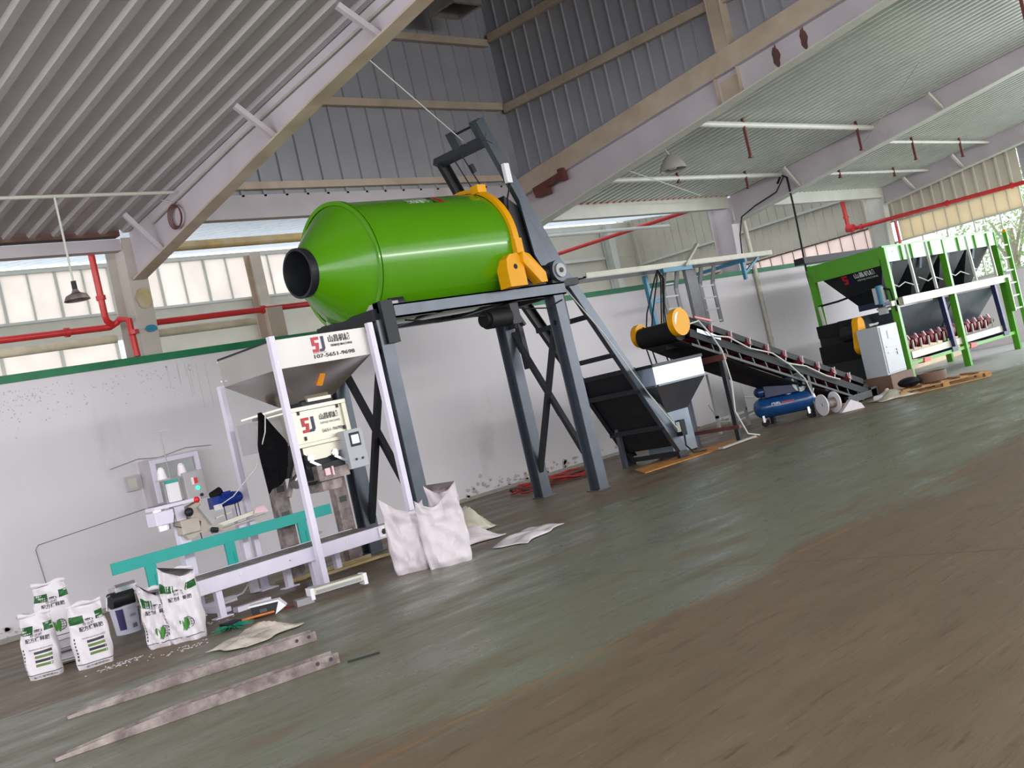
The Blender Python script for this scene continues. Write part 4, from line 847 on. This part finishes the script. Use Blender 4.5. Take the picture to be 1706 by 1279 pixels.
bag('fertiliser_bag','printed fertiliser bag with green globe mark beside the white conveyor leg','bag',(4.73,9.77,0),R(-38),.64,.175,.11,2.5,kind='globe',lean=.02,group='printed fertiliser bags')
bag('fertiliser_bag','printed fertiliser bag with crumpled top tucked left of the globe-marked one','bag',(4.55,9.93,0),R(-30),.52,.14,.10,9,kind='globe',fold=.12,group='printed fertiliser bags')
def flatbag(loc, rz, label, seed):
    b = MB(); b.grid(lambda u,v:(lambda a:(.30*math.copysign(abs(math.cos(a))**.5,math.cos(a))*(1-.05*math.sin(v*3)), (v*2-1)*.2, .055+.05*math.copysign(abs(math.sin(a))**.6,math.sin(a))*(1-(v*2-1)**4*.7)+.004*math.sin(u*30+seed)))(2*math.pi*u),32,12,True)
    n = len(b.v); b.f += [tuple(range(31,-1,-1)), tuple(range(n-32,n))]
    t = thing('flat_bag',label,'bag',(0,0,0),'flat bags stacked under the tall one'); b.build('sack','bag',t,True); MB().bx(-.3,.3,-.203,-.199,.05,.056).build('seam','ink',t); t.location = loc; t.rotation_euler = (0,0,rz)
flatbag((4.10,10.92,0),R(-20),'flat fertiliser bag lying on the floor, bottom of the stack',1); flatbag((4.12,10.93,.108),R(-17),'flat fertiliser bag, upper one of the stack',5)
# plain white sacks by the mixer leg
bag('white_sack','plain white woven sack standing left of its twin, with a floppy corner','sack',(7.02,9.20,0),R(-30),.70,.22,.13,3,False,m='sack',lean=-.02,fold=.25,group='plain white sacks')
bag('white_sack','plain white woven sack in front, creased top leaning on its neighbours','sack',(7.20,8.84,0),R(-34),.70,.24,.13,6,False,m='sack',lean=.06,fold=.3,group='plain white sacks')
bag('white_sack','tall plain white sack standing behind the front one, near the slate leg','sack',(7.50,9.10,0),R(-30),.76,.17,.10,8,False,m='sack',lean=.03,fold=.2,group='plain white sacks')
def crumple(name, label, cat, cx, cy, sx, sy, hh, rz, m, seed, nu=26, nv=18, kind=None):
    b = MB()
    def f(u,v):
        x=(u*2-1)*sx; y=(v*2-1)*sy; e = max(0,(1-abs(u*2-1)**4)*(1-abs(v*2-1)**4))
        z = .012+hh*e*(.55+.25*math.sin(u*9+seed)+.2*math.sin(v*13+u*7+seed*2)+.12*math.sin(u*27+v*19))
        x += .03*math.sin(v*8+seed); y += .03*math.sin(u*11+seed); c,s_=math.cos(rz),math.sin(rz)
        return (cx+x*c-y*s_, cy+x*s_+y*c, max(.008,z))
    b.grid(f,nu,nv); return tag(b.build(name,m,None,True,solid=.006),label,cat)
crumple('folded_sacks','heap of pleated empty sacks on the floor right of the standing sacks','sacks',8.2,9.75,.42,.22,.16,R(-10),'sack',2)
crumple('empty_sack','empty white sack spread flat on the floor, pointing right','sack',8.35,8.85,.52,.22,.06,R(20),'sack',5)
crumple('plastic_film','crumpled cloudy plastic heap behind the pleated sacks','film',9.0,10.6,.30,.26,.30,R(0),'clear',3)
crumple('empty_sack','small grubby empty sack lying before the steel channels at lower left','sack',4.75,8.6,.34,.22,.10,R(15),'oldsack',8)
# ================================================================ BATCHING MACHINE
bt = thing('batching_machine','bright green framed batching machine with black hoppers at the far end','batching machine',(24,11.3,0))
BX = (21.1,23.8,26.62); BY = (10.45,12.1)
for x in BX:
    for y in BY: MB().bar((x,y,0),(x,y,2.80 if y<11 else 2.75),.10,.14,(0,1,0)).build('post','bgreen',bt)
for y in BY: MB().bx(21.04,26.7,y-.04,y+.04,2.66,2.84).build('top_beam','bgreen',bt)
MB().bx(21.16,26.62,10.40,10.425,2.50,2.80).build('top_panel','bgreen_pale',bt)
for x in (21.06,23.8,26.66): MB().bx(x-.04,x+.04,10.45,12.1,2.6,2.82).build('end_beam','bgreen',bt)
MB().bx(21.0,21.03,10.52,12.04,2.46,2.66).build('end_panel','bgreen',bt)
for x in (21.75,22.2,23.1,24.5,25.4,26.1): MB().bx(x,x+.05,10.36,10.41,2.5 if x!=22.2 else 2.5,2.8).build('stiffener','bgreen' ,bt)
# six inverted pyramid hoppers
for i in range(4):
    x0 = 21.16+i*1.36; x1 = x0+1.34
    h = hbox(MB(),1.72,(x0+.5,x0+.85,11.0,11.45),2.58,(x0,x1,10.52,12.0)).build('upper_hopper','dark',bt,solid=.01)
    MB().bar((x0+.25,10.42,2.72),(x0+.42,10.62,2.3),.05,.05).build('rib','steelblue',h)
    MB().cyl((x0+.68,10.9,1.95),(x0+.68,11.0,2.35),.05,12).build('air_cylinder','tray',h,True)
    MB().bx(x0+.45,x0+.9,10.95,11.5,1.66,1.78).build('gate','navy',h)
    MB().tube([(x0+.1,10.55,2.1),(x0+.4,10.5,1.98),(x0+.75,10.52,2.05),(x0+1.1,10.5,1.95)],.012).build('air_hose','cord',h)
for x in (22.05,22.95,25.0,26.15): MB().bar((x,10.40,2.8),(x+.02,10.38,1.78),.05,.05,(0,1,0)).build('hanger','steel_pale',bt)
MB().bx(21.2,26.75,10.30,10.40,1.60,1.76).bx(21.2,26.75,10.4,10.9,1.60,1.64).build('walkway_beam','traypale',bt)
# logo plate and lettering on the left hopper face
def lf(y0,z0,wd,hh): # on slanted left face of the first hopper, reading from the left end
    def f(u,v):
        z = z0+hh*v; y = y0-wd*u; x = 21.16+ (2.58-z)/(2.58-1.72)*.5 - .012; return (x,y,z)
    return f
MB().add([lf(11.52,2.27,.20,.18)(*p) for p in LOGO_S],[tuple(range(len(LOGO_S)))]).build('logo_letter','logored',bt)
MB().add([lf(11.50,2.27,.20,.18)(*p) for p in LOGO_J],[tuple(range(len(LOGO_J)))]).build('logo_letter','navy',bt)
b = MB(); text_on(b,'山昌机械',lf(11.25,2.34,.46,.11),True); text_on(b,'SIEMAJI MACHINE',lf(11.22,2.27,.46,.04)); b.build('lettering','wtext',bt)
# long weigh hoppers, screws and discharge frame below
for x0,x1 in ((21.35,23.85),(23.9,26.3)):
    hbox(MB(),.85,(x0+.05,x1-(.5 if x0>23 else 0),10.95,11.35),1.56,(x0,x1,10.48,11.9)).build('lower_hopper','frame',bt,solid=.012)
b = MB().cyl((21.4,10.75,.80),(26.2,10.75,.80),.07,14); b.build('feed_screw_shaft','dark',bt,True)
for i in range(12):
    x = 21.5+i*.37; c_ = MB().cyl((x,10.7,.80),(x+.16,10.72,.82),.13,16).build('feed_screw','idler',bt,True); MB().bar((x+.22,10.56,.86),(x+.24,10.58,.66),.03,.03,(0,1,0)).build('screw_bolt','steel_pale',c_); MB().bar((x+.05,10.58,.98),(x+.1,10.56,.88),.05,.02).build('clip','pinkp',c_)
MB().bx(21.35,26.3,10.45,10.52,.50,.64).build('channel_beam','traypale',bt); MB().bx(21.3,26.3,10.6,11.7,.48,.52).build('collecting_belt','black',bt)
for x in (23.15,25.95): MB().bar((x,10.42,1.6),(x+.1,10.42,.50),.10,.10,(0,1,0)).build('dark_post','navy',bt); MB().bx(x-.05,x+.22,10.4,11.6,.40,.50).build('dark_foot','navy',bt)
for y in (10.45,12.1): MB().bar((21.1,y,.42),(26.6,y,.40),.06,.07).build('lower_rail','bgreen',bt)
for x in (21.7,24.0): MB().prism([(x,10.4,.36),(x+.3,10.4,.36),(x+.34,10.4,.44),(x+.05,10.4,.46)],(0,.15,0)).build('red_cover','red',bt)
# discharge head and drive at the left end
MB().bx(20.55,21.0,10.95,11.95,1.30,1.55).build('drive_housing','black',bt); MB().bx(20.65,21.05,10.9,12.05,.72,1.12).build('discharge_box','black',bt); MB().bx(20.75,21.05,10.9,12.05,1.12,1.3).build('discharge_box','dark',bt)
MB().cyl((20.5,11.0,1.28),(20.5,11.35,1.28),.16,20).build('drive_motor','dark',bt,True)
MB().bar((20.95,11.98,1.55),(20.95,12.0,1.95),.05,.05,(0,1,0)).build('switch_post','steel_pale',bt)
MB().prism([(20.5,10.98,.74),(20.95,10.98,.74),(20.8,10.98,.3),(20.3,10.98,.25)],(0,.9,0)).build('discharge_chute','dark',bt)
g = []
for k in range(24):
    a = math.pi*2*k/24; r = .20 if math.sin(a)<0 else .14; cz = 1.02 if math.sin(a)<0 else 1.42
    g.append((20.30+r*math.cos(a)+(0 if math.sin(a)<0 else .06),10.85,cz+r*math.sin(a)))
MB().prism(g,(0,.14,0)).build('belt_guard','yellow',bt,bevel=.01)
MB().bx(20.9,21.0,10.55,10.75,1.72,2.05).bx(20.9,21.0,10.55,10.72,1.5,1.62).build('air_unit','greycab',bt); MB().cyl((20.95,10.62,1.7),(20.95,10.62,2.08),.07,16).build('air_tank','bracket',bt,True)
MB().bx(20.85,21.3,10.38,10.42,1.62,1.72).build('name_bar','traypale',bt)
# rear ladder
l = thing('ladder','green access ladder at the far right end of the batching machine','ladder',(26.7,10.3,0))
for x in (26.45,26.95): MB().bar((x,10.28,0.02 if x>26.7 else .9),(x,10.28,2.75 if x>26.7 else 1.7),.06,.09,(0,1,0)).build('rail','bgreen',l)
MB().bar((26.95,10.28,1.72),(26.95,10.28,2.82),.05,.07,(0,1,0)).build('yellow_rail','yellow',l)
for i in range(6): MB().bar((26.45,10.28,.95+i*.3),(26.95,10.28,.95+i*.3),.05,.03).build('rung','bgreen_pale',l)
# cream boards standing behind the machine
tag(MB().bx(23.2,29.2,12.9,12.95,0,.75).build('board_wall','board'),'long low cream board behind the batching machine','board')
tag(MB().bx(21.3,23.1,12.85,12.9,0,.55).build('board_wall','ply'),'shorter dusty board at the left behind the batching machine','board')
tag(MB().bar((21.6,12.6,3.02),(25.0,12.6,3.02),.25,.14).build('roof_channel','dark'),'dark steel channel lying above the batching machine','beam')
# control cabinet on a brown box
tag(MB().bx(19.98,20.92,10.3,10.9,0,.33).build('plinth_box','carton'),'brown box carrying the grey control cabinet','box')
cc = thing('control_cabinet','tall grey control cabinet standing on a brown box','cabinet',(20.4,10.6,.33))
MB().bx(20.05,20.85,10.38,10.84,.33,1.30).build('body','greycab',cc,bevel=.01)
MB().bx(20.10,20.80,10.365,10.38,.36,1.27).build('door','greycab',cc,bevel=.006)
MB().bx(20.35,20.60,10.355,10.365,1.02,1.18).build('screen_bezel','steel_pale',cc); MB().bx(20.40,20.56,10.35,10.355,1.04,1.16).build('screen','blue_led',cc)
MB().bx(20.20,20.62,10.355,10.365,.86,.885).build('vent_slot','tray',cc); MB().bx(20.22,20.62,10.355,10.365,.74,.765).bx(20.58,20.61,10.35,10.36,.68,.80).build('handle','tray',cc)
tag(MB().tube([(20.2,10.6,1.34),(20.35,10.5,1.36),(20.5,10.6,1.35),(20.4,10.7,1.36),(20.6,10.65,1.34)],.018).build('cable_bundle','cord'),'cable bundle lying on top of the grey control cabinet','cable')
# pallet with rubber and film
pl_ = thing('wooden_pallet','wooden pallet with black rubber and film, on the floor right of the cabinet','pallet',(0,0,0))
for i in range(5): MB().bx(-.8+i*.36,-.66+i*.36,-.35,.35,.10,.12).build('deck_board','wood',pl_)
for y in (-.32,0,.32):
    MB().bx(-.85,.85,y-.04,y+.04,.0,.018).build('bottom_board','wood',pl_)
    for x in (-.8,0,.8): MB().bx(x-.06,x+.06,y-.045,y+.045,.018,.08).build('block','wood',pl_)
    MB().bx(-.85,.85,y-.045,y+.045,.08,.10).build('stringer','wood',pl_)
pl_.location = (19.35,9.15,0); pl_.rotation_euler = (0,0,R(-39))
tag(MB().lathe([(0,.24),(.14,.26),(.17,.25),(.05,.2),(.04,.02)],(19.35,9.2,.13),(0,0,1),20).build('rubber_piece','carton',None,True),'dark brown round rubber piece lying on the pallet','rubber')
tag(MB().sphere((18.95,9.45,.21),.2,16,8,(1.2,1,.45)).build('black_lump','black',None,True),'black rubber lump on the left of the pallet','rubber')
crumple('film_sheet','grey translucent film sheet draped at the left end of the pallet','film',18.65,9.62,.40,.30,.14,R(-39),'clear',4)
# ---- small red hose, compressor, reel etc
cm = thing('air_compressor','blue air compressor on small wheels under the belt conveyor','compressor',(0,0,0))
tk = MB().lathe([(-.56,.02),(-.54,.10),(-.48,.165),(-.40,.19),(.40,.19),(.48,.165),(.54,.10),(.56,.02)],(0,0,.33),(1,0,0),28).build('tank','cblue',cm,True)
b = MB(); text_on(b,'风豹',lambda u,v:(-.22+.16*u,-.19*math.cos(.35-.35*v*1.2+.0)-.004,.33+.19*math.sin(.05+.35*v)),True); b.build('lettering','wtext',tk)
b = MB(); text_on(b,'FENGBAO',lambda u,v:(-.03+.22*u,-.192,.345+.045*v),True); b.build('lettering','red',tk)
for x,y in ((-.4,-.14),(-.4,.14),(.4,-.14),(.4,.14)): wl = MB().cyl((x,y-.02,.06),(x,y+.02,.06),.06,18).build('wheel','black',cm,True); MB().bx(x-.02,x+.02,y-.025,y+.025,.08,.2).build('fork','chrome',wl)
MB().bx(-.36,.36,-.12,.12,.50,.53).build('top_plate','dark',cm)
mo = MB().cyl((-.40,0,.62),(-.12,0,.62),.10,22).build('motor','cblue',cm,True); MB().sphere((-.40,0,.62),.098).build('fan_cover','navy',mo,True)
hdd = MB().bx(.02,.22,-.1,.1,.53,.72).build('crankcase','cblue',cm,bevel=.02)
for y in (-.09,.09): c_ = MB().cyl((.12,y,.70),(.12,y*1.9,.84),.055,16).build('cylinder_head','navy',hdd,True)
MB().lathe([(-.02,.15),(.02,.15),(.02,.125),(-.02,.125)],(.12,-.16,.64),(0,1,0),28,close=True).build('pulley_wheel','wtext',cm,True); MB().bx(-.3,.32,-.2,-.17,.50,.80).build('belt_cover','navy',cm,bevel=.03)
for k in range(5): MB().lathe([(-.006,.10+.018*k),(.006,.10+.018*k),(.006,.088+.018*k),(-.006,.088+.018*k)],(.33,-.12,.66),(.6,-.5,.1),20,close=True).build('hose_coil','cord' if k else 'steelblue',cm,True)
MB().cyl((-.1,-.12,.53),(-.1,-.12,.60),.02).cyl((-.1,-.16,.57),(-.1,-.12,.57),.03,14).build('gauge','ochre',cm)
cm.location = (17.35,11.05,0); cm.rotation_euler = (0,0,R(-62))
rl = thing('cable_reel','empty white cable reel on the floor beside the conveyor leg','reel',(0,0,0))
for y in (-.13,.13): MB().lathe([(-.01,.03),(-.01,.19),(.01,.19),(.01,.03)],(0,y,.19),(0,1,0),32,close=True).build('flange','white',rl,True)
MB().cyl((0,-.12,.19),(0,.12,.19),.09,24).build('core','wornsteel',rl,True); MB().cyl((0,-.16,.19),(0,-.125,.19),.03,16).build('hub','greycab',rl,True)
rl.location = (17.45,10.25,0); rl.rotation_euler = (0,0,R(64))
tag(MB().prism([(17.32,9.96,.0),(17.68,9.71,.0),(17.64,9.74,.09),(17.50,9.84,.19)],(.07,.10,0)).build('printed_carton','bag'),'small white printed carton lying right of the cable reel','carton')
tag(MB().bx(18.0,18.4,10.2,10.7,0,.08).build('brown_scrap','wood'),'brown scrap board under the conveyor tail','board')
t = thing('white_lamp_base','rounded white plastic piece with pink light on the floor by the conveyor tail','plastic piece',(18.75,9.95,0)); MB().bx(18.45,19.0,9.75,9.95,.0,.10).build('body','white',t,bevel=.03); MB().sphere((18.85,9.85,.14),.04).build('lamp','pinkp',t,True)
# grey hose loop by the wall and red hose pile
tag(MB().tube([(18.6,13.6,.5),(18.7,13.5,.1),(19.2,13.4,.02),(19.9,13.3,.12),(20.1,13.5,.4),(19.6,13.7,.5),(19.3,13.6,.2),(19.0,13.5,.03)],.02).build('grey_hose','cord'),'looped grey hose on the floor behind the conveyor legs','hose')
random.seed(11)
for k,(mm,lab) in enumerate((('cordred','tangled red hose lying behind the mixer stand legs'),('brown','dark brown cable tangled with the red hose'),('cordred','second red hose curving toward the hoist foot'))):
    pts = []; 
    for i in range(40):
        a = i*.62; pts.append((12.6+.9*math.sin(a*.37+k)+.05*i*(.5 if k<2 else .8)*.6, 12.7+.28*math.cos(a*.9+k*2), .03+.05*(1+math.sin(a*1.3+k))))
    tag(MB().tube(pts,.018,8).build('floor_hose',mm,None,True),lab,'hose')
# ================================================================ CABLE TRAYS ON THE WALL
ct_ = thing('cable_tray','pale cable tray running above the low wall behind the conveyor, on blue brackets','cable tray',(18.3,13.2,3.3))
b = MB().bx(15.0,21.15,12.92,12.94,3.31,3.40).bx(15.0,21.15,13.5,13.52,3.31,3.40); b.build('side_rail','traypale',ct_)
MB().bx(15.0,21.15,12.94,13.5,3.30,3.315).build('tray_bottom','tray',ct_)
MB().bar((17.9,12.9,3.3),(18.9,13.2,3.75),.08,.05).build('strut','traypale',ct_)
for x in (17.25,20.05):
    b = MB().bx(x-.04,x+.04,12.9,W-.01,3.22,3.29) if x > 18 else MB().bx(17.2,18.15,12.90,12.98,3.22,3.30)
    if x > 18: b.bar((x,13.0,3.26),(x,13.0,2.86),.07,.07,(0,1,0)).bar((x,13.0,2.98),(x+.65,13.0,3.30),.04,.05)
    b.build('bracket','bracket',ct_)
for k,y in enumerate((12.98,13.06,13.2,13.3,13.4)): MB().tube([(15.1+x*.5,y+.03*math.sin(x*1.3+k),3.34+.015*math.sin(x*.9+k)) for x in range(13)],.012,6).build('loose_cable','black',ct_)
def droptray(x, wd, zl, label):
    t = thing('ladder_tray',label,'cable tray',(x,13.4,zl),'ladder trays dropping from the wall tray')
    for xx in (x,x+wd): MB().bar((xx,13.3,3.28),(xx,13.42,2.95),.11,.03,(0,1,0)).bar((xx,13.42,2.95),(xx,13.42,zl),.11,.03,(0,1,0)).build('rail','traydark',t)
    n = int((3.0-zl)/.25)
    for i in range(n+1): MB().bx(x,x+wd,13.40,13.43,zl+.03+i*.25,zl+.06+i*.25).build('rung','greycab',t)
droptray(17.75,.42,2.0,'left grey ladder tray dropping behind the conveyor head'); droptray(19.0,.45,2.1,'right grey ladder tray dropping from the wall tray')
t = MB().bx(18.55,18.9,13.38,13.46,2.05,3.28); tag(t.build('cover_tray','traydark'),'closed grey tray between the two ladder trays','cable tray')
t = thing('blue_post','blue steel post with cross arm left of the ladder trays','post',(17.3,13.3,2.3))
MB().bar((17.3,13.45,3.28),(17.3,13.45,2.0),.08,.08,(0,1,0)).build('post','bracket',t); MB().bar((17.3,13.45,2.75),(17.75,13.45,2.75),.05,.08).build('arm','bracket',t)
for k,(x,xx) in enumerate(((17.0,16.25),(17.08,16.4),(17.2,16.75),(17.26,16.85),(17.3,16.95))):
    k_ = 12-5*k if k<2 else 0
    tag(MB().tube([(17.25,13.15,3.34),(17.15,13.0,3.30),(x-.12,12.92,3.1),(x-.35-k_*.02,12.9,2.5),(xx-.1,12.9,1.9),(xx,12.9,1.35)],.014,6).build('drop_cable','black',None,True),'black cable dropping from the wall tray, %s'%('leftmost','second from left','middle one','fourth from left','rightmost')[k],'cable','black drop cables')
tag(MB().bx(17.0,18.0,12.3,12.35,.30,1.15).bx(17.0,17.05,12.3,12.35,0,.35).bx(17.95,18.0,12.3,12.35,0,.35).build('display_board','grey'),'grey board standing on two feet behind the conveyor support leg','board')
t = thing('support_rack','small dark rack with red rail under the conveyor head','rack',(15.6,11.9,0))
for x,y in ((15.55,11.75),(15.55,12.3),): MB().bar((x,y,0),(x,y,1.4),.05,.05,(0,1,0)).build('leg','navy',t)
MB().bx(15.5,15.6,11.7,12.3,.28,.32).build('rail','rust',t); MB().bx(15.5,15.6,11.7,12.3,1.36,1.42).build('rail','rust',t)
# supply cable hanging from the rafter to the batching machine
tag(MB().tube([(21.97,12.9,4.85),(21.93,12.75,5.0),(21.9,12.6,4.9),(21.9,12.6,4.2),(21.88,12.62,3.3),(21.8,12.6,2.7),(21.6,12.45,2.2),(21.2,12.22,1.98),(21.05,12.05,1.96),(21.03,11.6,1.97),(21.02,11.0,2.03),(21.0,10.7,2.06),(21.0,10.42,1.95),(21.0,10.38,1.5)],.022,10).build('supply_cable','black',None,True),'thick black supply cable hanging from the rafter down to the batching machine','cable')
tag(MB().tube([(21.84,14.12,3.5),(21.84,14.05,4.0),(21.84,13.9,4.38),(21.84,13.5,4.52),(21.84,12.9,4.66),(21.84,12.62,4.95)],.016,8).build('rafter_cable','dark',None,True),'dark cable sagging along the third rafter','cable')
# ================================================================ FLOOR ITEMS AT THE LEFT
def channel(p0,p1,label,wd=.13,hh=.075):
    t = thing('steel_channel',label,'steel channel',p0,'loose steel channels'); p0,p1 = V(p0),V(p1); d=(p1-p0).normalized(); n = V((-d.y,d.x,0))
    b = MB(); c0 = [(-wd/2,0),(wd/2,0),(wd/2,hh),(wd/2-.008,hh),(wd/2-.008,.008),(-wd/2+.008,.008),(-wd/2+.008,hh),(-wd/2,hh)]
    q = [p0+n*x*.5+V((0,0,z*.3+.002 if z else .002)) for x,z in c0] + [p0+d*.8+n*x*.9+V((0,0,z+.002)) for x,z in c0] + [p1+n*x+V((0,0,z+.002)) for x,z in c0]
    fs = [tuple(range(7,-1,-1)), tuple(range(16,24))]+[(j*8+i,j*8+(i+1)%8,j*8+8+(i+1)%8,j*8+8+i) for j in (0,1) for i in range(8)]
    b.add(q,fs); b.build('profile','wornsteel',t)
    e = p1-d*.06; MB().cyl(e-n*(wd/2+.001)+V((0,0,.045)),e-n*(wd/2+.003)+V((0,0,.045)),.014,12).build('bolt_hole','ink',t)
    e = p1-d*.16; MB().cyl(e-n*(wd/2+.001)+V((0,0,.045)),e-n*(wd/2+.003)+V((0,0,.045)),.014,12).build('bolt_hole','ink',t)
    return t
channel((2.92,8.14,0),(4.72,7.66,0),'worn steel channel on the floor, the rear of the two at lower left')
channel((2.38,6.98,0),(4.22,6.64,0),'worn steel channel on the floor, the front of the two at lower left')
tag(MB().bar((4.22,6.50,.006),(4.42,6.40,.006),.02,.01).build('metal_rod','dark'),'thin dark rod by the right end of the front steel channel','rod')
# pail with gearmotor
pa = thing('white_pail','white pail with purple print behind the printed bags','bucket',(4.98,11.62,0))
MB().lathe([(0,.002),(0,.125),(.30,.15),(.30,.155),(.275,.158),(.275,.15)],(4.98,11.62,0),(0,0,1),32).build('body','bucketp',pa,True)
def pcyl(a0,a1,z0,z1): return lambda u,v:(4.98+math.cos(a0+(a1-a0)*u)*(.127+.083*(z0+(z1-z0)*v)+.002),11.62+math.sin(a0+(a1-a0)*u)*(.127+.083*(z0+(z1-z0)*v)+.002),z0+(z1-z0)*v)
for a0,a1 in ((-150,-118),(-40,-22)): b = MB(); b.grid(pcyl(R(a0),R(a1),.05,.27),6,1); b.build('print_band','purple',pa)
b = MB(); text_on(b,'油脂',pcyl(R(-92),R(-66),.05,.10),True); b.build('lettering','ink',pa); b = MB(); text_on(b,'润滑油',pcyl(R(-95),R(-66),.17,.20)); b.build('small_lettering','ink',pa)
gm = thing('gear_motor','small chrome and black gear motor resting on the white pail','motor',(4.98,11.5,.3))
MB().cyl((4.80,11.5,.38),(5.05,11.5,.38),.085,22).build('motor_body','dark',gm,True); MB().bx(4.86,5.10,11.46,11.62,.42,.50).cyl((4.9,11.56,.48),(5.12,11.56,.48),.05,16).build('gear_housing','chrome',gm)
pp = MB().prism([(5.02,11.36,.27),(5.20,11.36,.28),(5.26,11.36,.37),(5.18,11.36,.44),(5.02,11.36,.42)],(0,.02,0)).build('flange_plate','inox_white',gm); MB().bx(5.03,5.13,11.345,11.36,.30,.40).build('bearing_block','dark',pp); MB().cyl((5.08,11.335,.35),(5.08,11.345,.35),.02,14).build('shaft_end','chrome',pp)
MB().tube([(4.85,11.47,.45),(4.76,11.46,.43),(4.74,11.47,.3)],.01).build('handle','chrome',gm)
# scale readout, lamp housing, brush
t = thing('weight_display','small dark wedge shaped display with white lid on the floor','display',(0,0,0))
MB().prism([(-.09,-.06,0),(.09,-.06,0),(.13,-.06,.10),(-.10,-.06,.10)],(0,.12,0)).build('body','dark',t); MB().prism([(-.11,-.07,.10),(.14,-.07,.10),(.14,-.07,.115),(-.11,-.07,.115)],(0,.13,0)).build('lid','white',t); MB().bx(-.03,.03,-.064,-.06,.04,.07).build('label','inkgrey',t); MB().prism([(.09,-.061,.0),(.19,-.061,.05),(.14,-.061,.11)],(0,.12,0)).build('stand','white',t)
t.location = (5.47,9.64,0); t.rotation_euler = (0,0,R(-38)); t.scale = (1.15,1.15,1.15)
t = thing('light_housing','long white and silver housing lying before the white post','housing',(0,0,0))
MB().bx(-.20,.24,-.05,.05,.05,.105).build('body','inox_white',t,bevel=.004); MB().bx(-.17,.21,-.058,-.05,.06,.085).build('reflector','tray',t); MB().bx(-.22,-.19,-.06,.06,.02,.11).build('end_cap','white',t); MB().bx(.23,.26,-.06,.06,.02,.11).build('end_cap','white',t); MB().bx(-.34,-.2,-.05,.05,.0,.05).build('bracket','tray',t)
t.location = (6.16,9.42,0); t.rotation_euler = (0,0,R(-15)); t.scale = (1.25,1.25,1.25)
tag(MB().bx(6.42,6.62,10.02,10.12,.014,.04).build('red_strip','redbtn'),'small red strip at the foot of the front white post','strip')
tag(MB().cyl((5.62,9.72,.012),(5.78,9.56,.012),.008,8).build('red_wire','cordred'),'thin red wire between the display and the light housing','wire')
br_ = thing('brush','brush with green bristles and orange handle on the floor','brush',(5.1,9.55,0))
random.seed(5); b = MB()
for i in range(46):
    a = R(random.uniform(185,300)); p = V((5.06,9.56,.03)); l = random.uniform(.12,.24); b.cyl(p,(p.x+math.cos(a)*l,p.y+math.sin(a)*l,random.uniform(.008,.06)),.003,5)
b.build('bristles','bristle',br_); MB().bx(5.0,5.16,9.54,9.68,.0,.06).build('head','black',br_); MB().cyl((5.12,9.58,.045),(5.5,9.52,.03),.012,10).build('handle','orange',br_,True)
tag(MB().tube([(5.75,11.1,.06),(5.95,10.85,.12),(6.0,10.7,.25),(5.98,10.62,.3)],.01).build('power_cable','cord'),'white cord rising from the sewing stand base to the conveyor','cable')
tag(MB().bx(5.62,6.02,10.42,10.52,.0,.05).build('foot_bar','lilac'),'white bar lying on the floor under the conveyor leg','bar')
# spilt granules: uncountable crumbs
random.seed(21); b = MB()
for cx,cy,n_ in ((4.05,9.72,70),(4.45,9.35,40),(5.3,10.3,16)):
    for i in range(n_):
        x = random.gauss(cx,.13); y = random.gauss(cy,.06); r = random.uniform(.004,.018); b.add([(x+r*math.cos(t)*random.uniform(.6,1.4),y+r*math.sin(t)*random.uniform(.6,1.4),.002) for t in [k*math.pi/2.5 for k in range(5)]]+[(x,y,.008)],[(0,1,5),(1,2,5),(2,3,5),(3,4,5),(4,0,5)])
tag(b.build('spilt_crumbs','sack'),'pale spilt crumbs on the floor before the printed bags','crumbs',kind='stuff')
# ================================================================ TREES OUTSIDE THE END WALL
for k,(x,y,h_,lab) in enumerate(((36.5,14.0,6.5,'pale leafy tree outside the window band, left one'),(38.5,10.2,7.5,'pale leafy tree outside the window band, right one'),(41,15.5,7,'farther tree outside, behind the batching machine'))):
    t = thing('tree',lab,'tree',(x,y,0),'trees outside the end wall')
    MB().cyl((x,y,0),(x+.2,y,h_*.5),.16,10,.09).tube([(x+.1,y,h_*.3),(x-.3,y-.7,h_*.5),(x-.4,y-1.1,h_*.62)],.05).tube([(x+.1,y,h_*.35),(x+.4,y+.7,h_*.55)],.05).build('trunk','bark',t,True)
    b = MB(); random.seed(40+k)
    for i in range(2600):
        a = random.uniform(0,6.283); rr = random.random()**.5*2.1; z = h_*.18+random.random()*h_*.75; rr *= math.sin(math.pi*min(.97,max(.12,z/h_)))**.5
        c = V((x+rr*math.cos(a),y+rr*math.sin(a),z)); u = V((random.gauss(0,1),random.gauss(0,1),random.gauss(0,1))).normalized(); v_ = u.orthogonal().normalized(); s_ = random.uniform(.05,.11)
        b.add([c-u*s_,c-v_*s_*.5,c+u*s_,c+v_*s_*.5],[(0,1,2,3)])
    b.build('foliage','leaf',t)
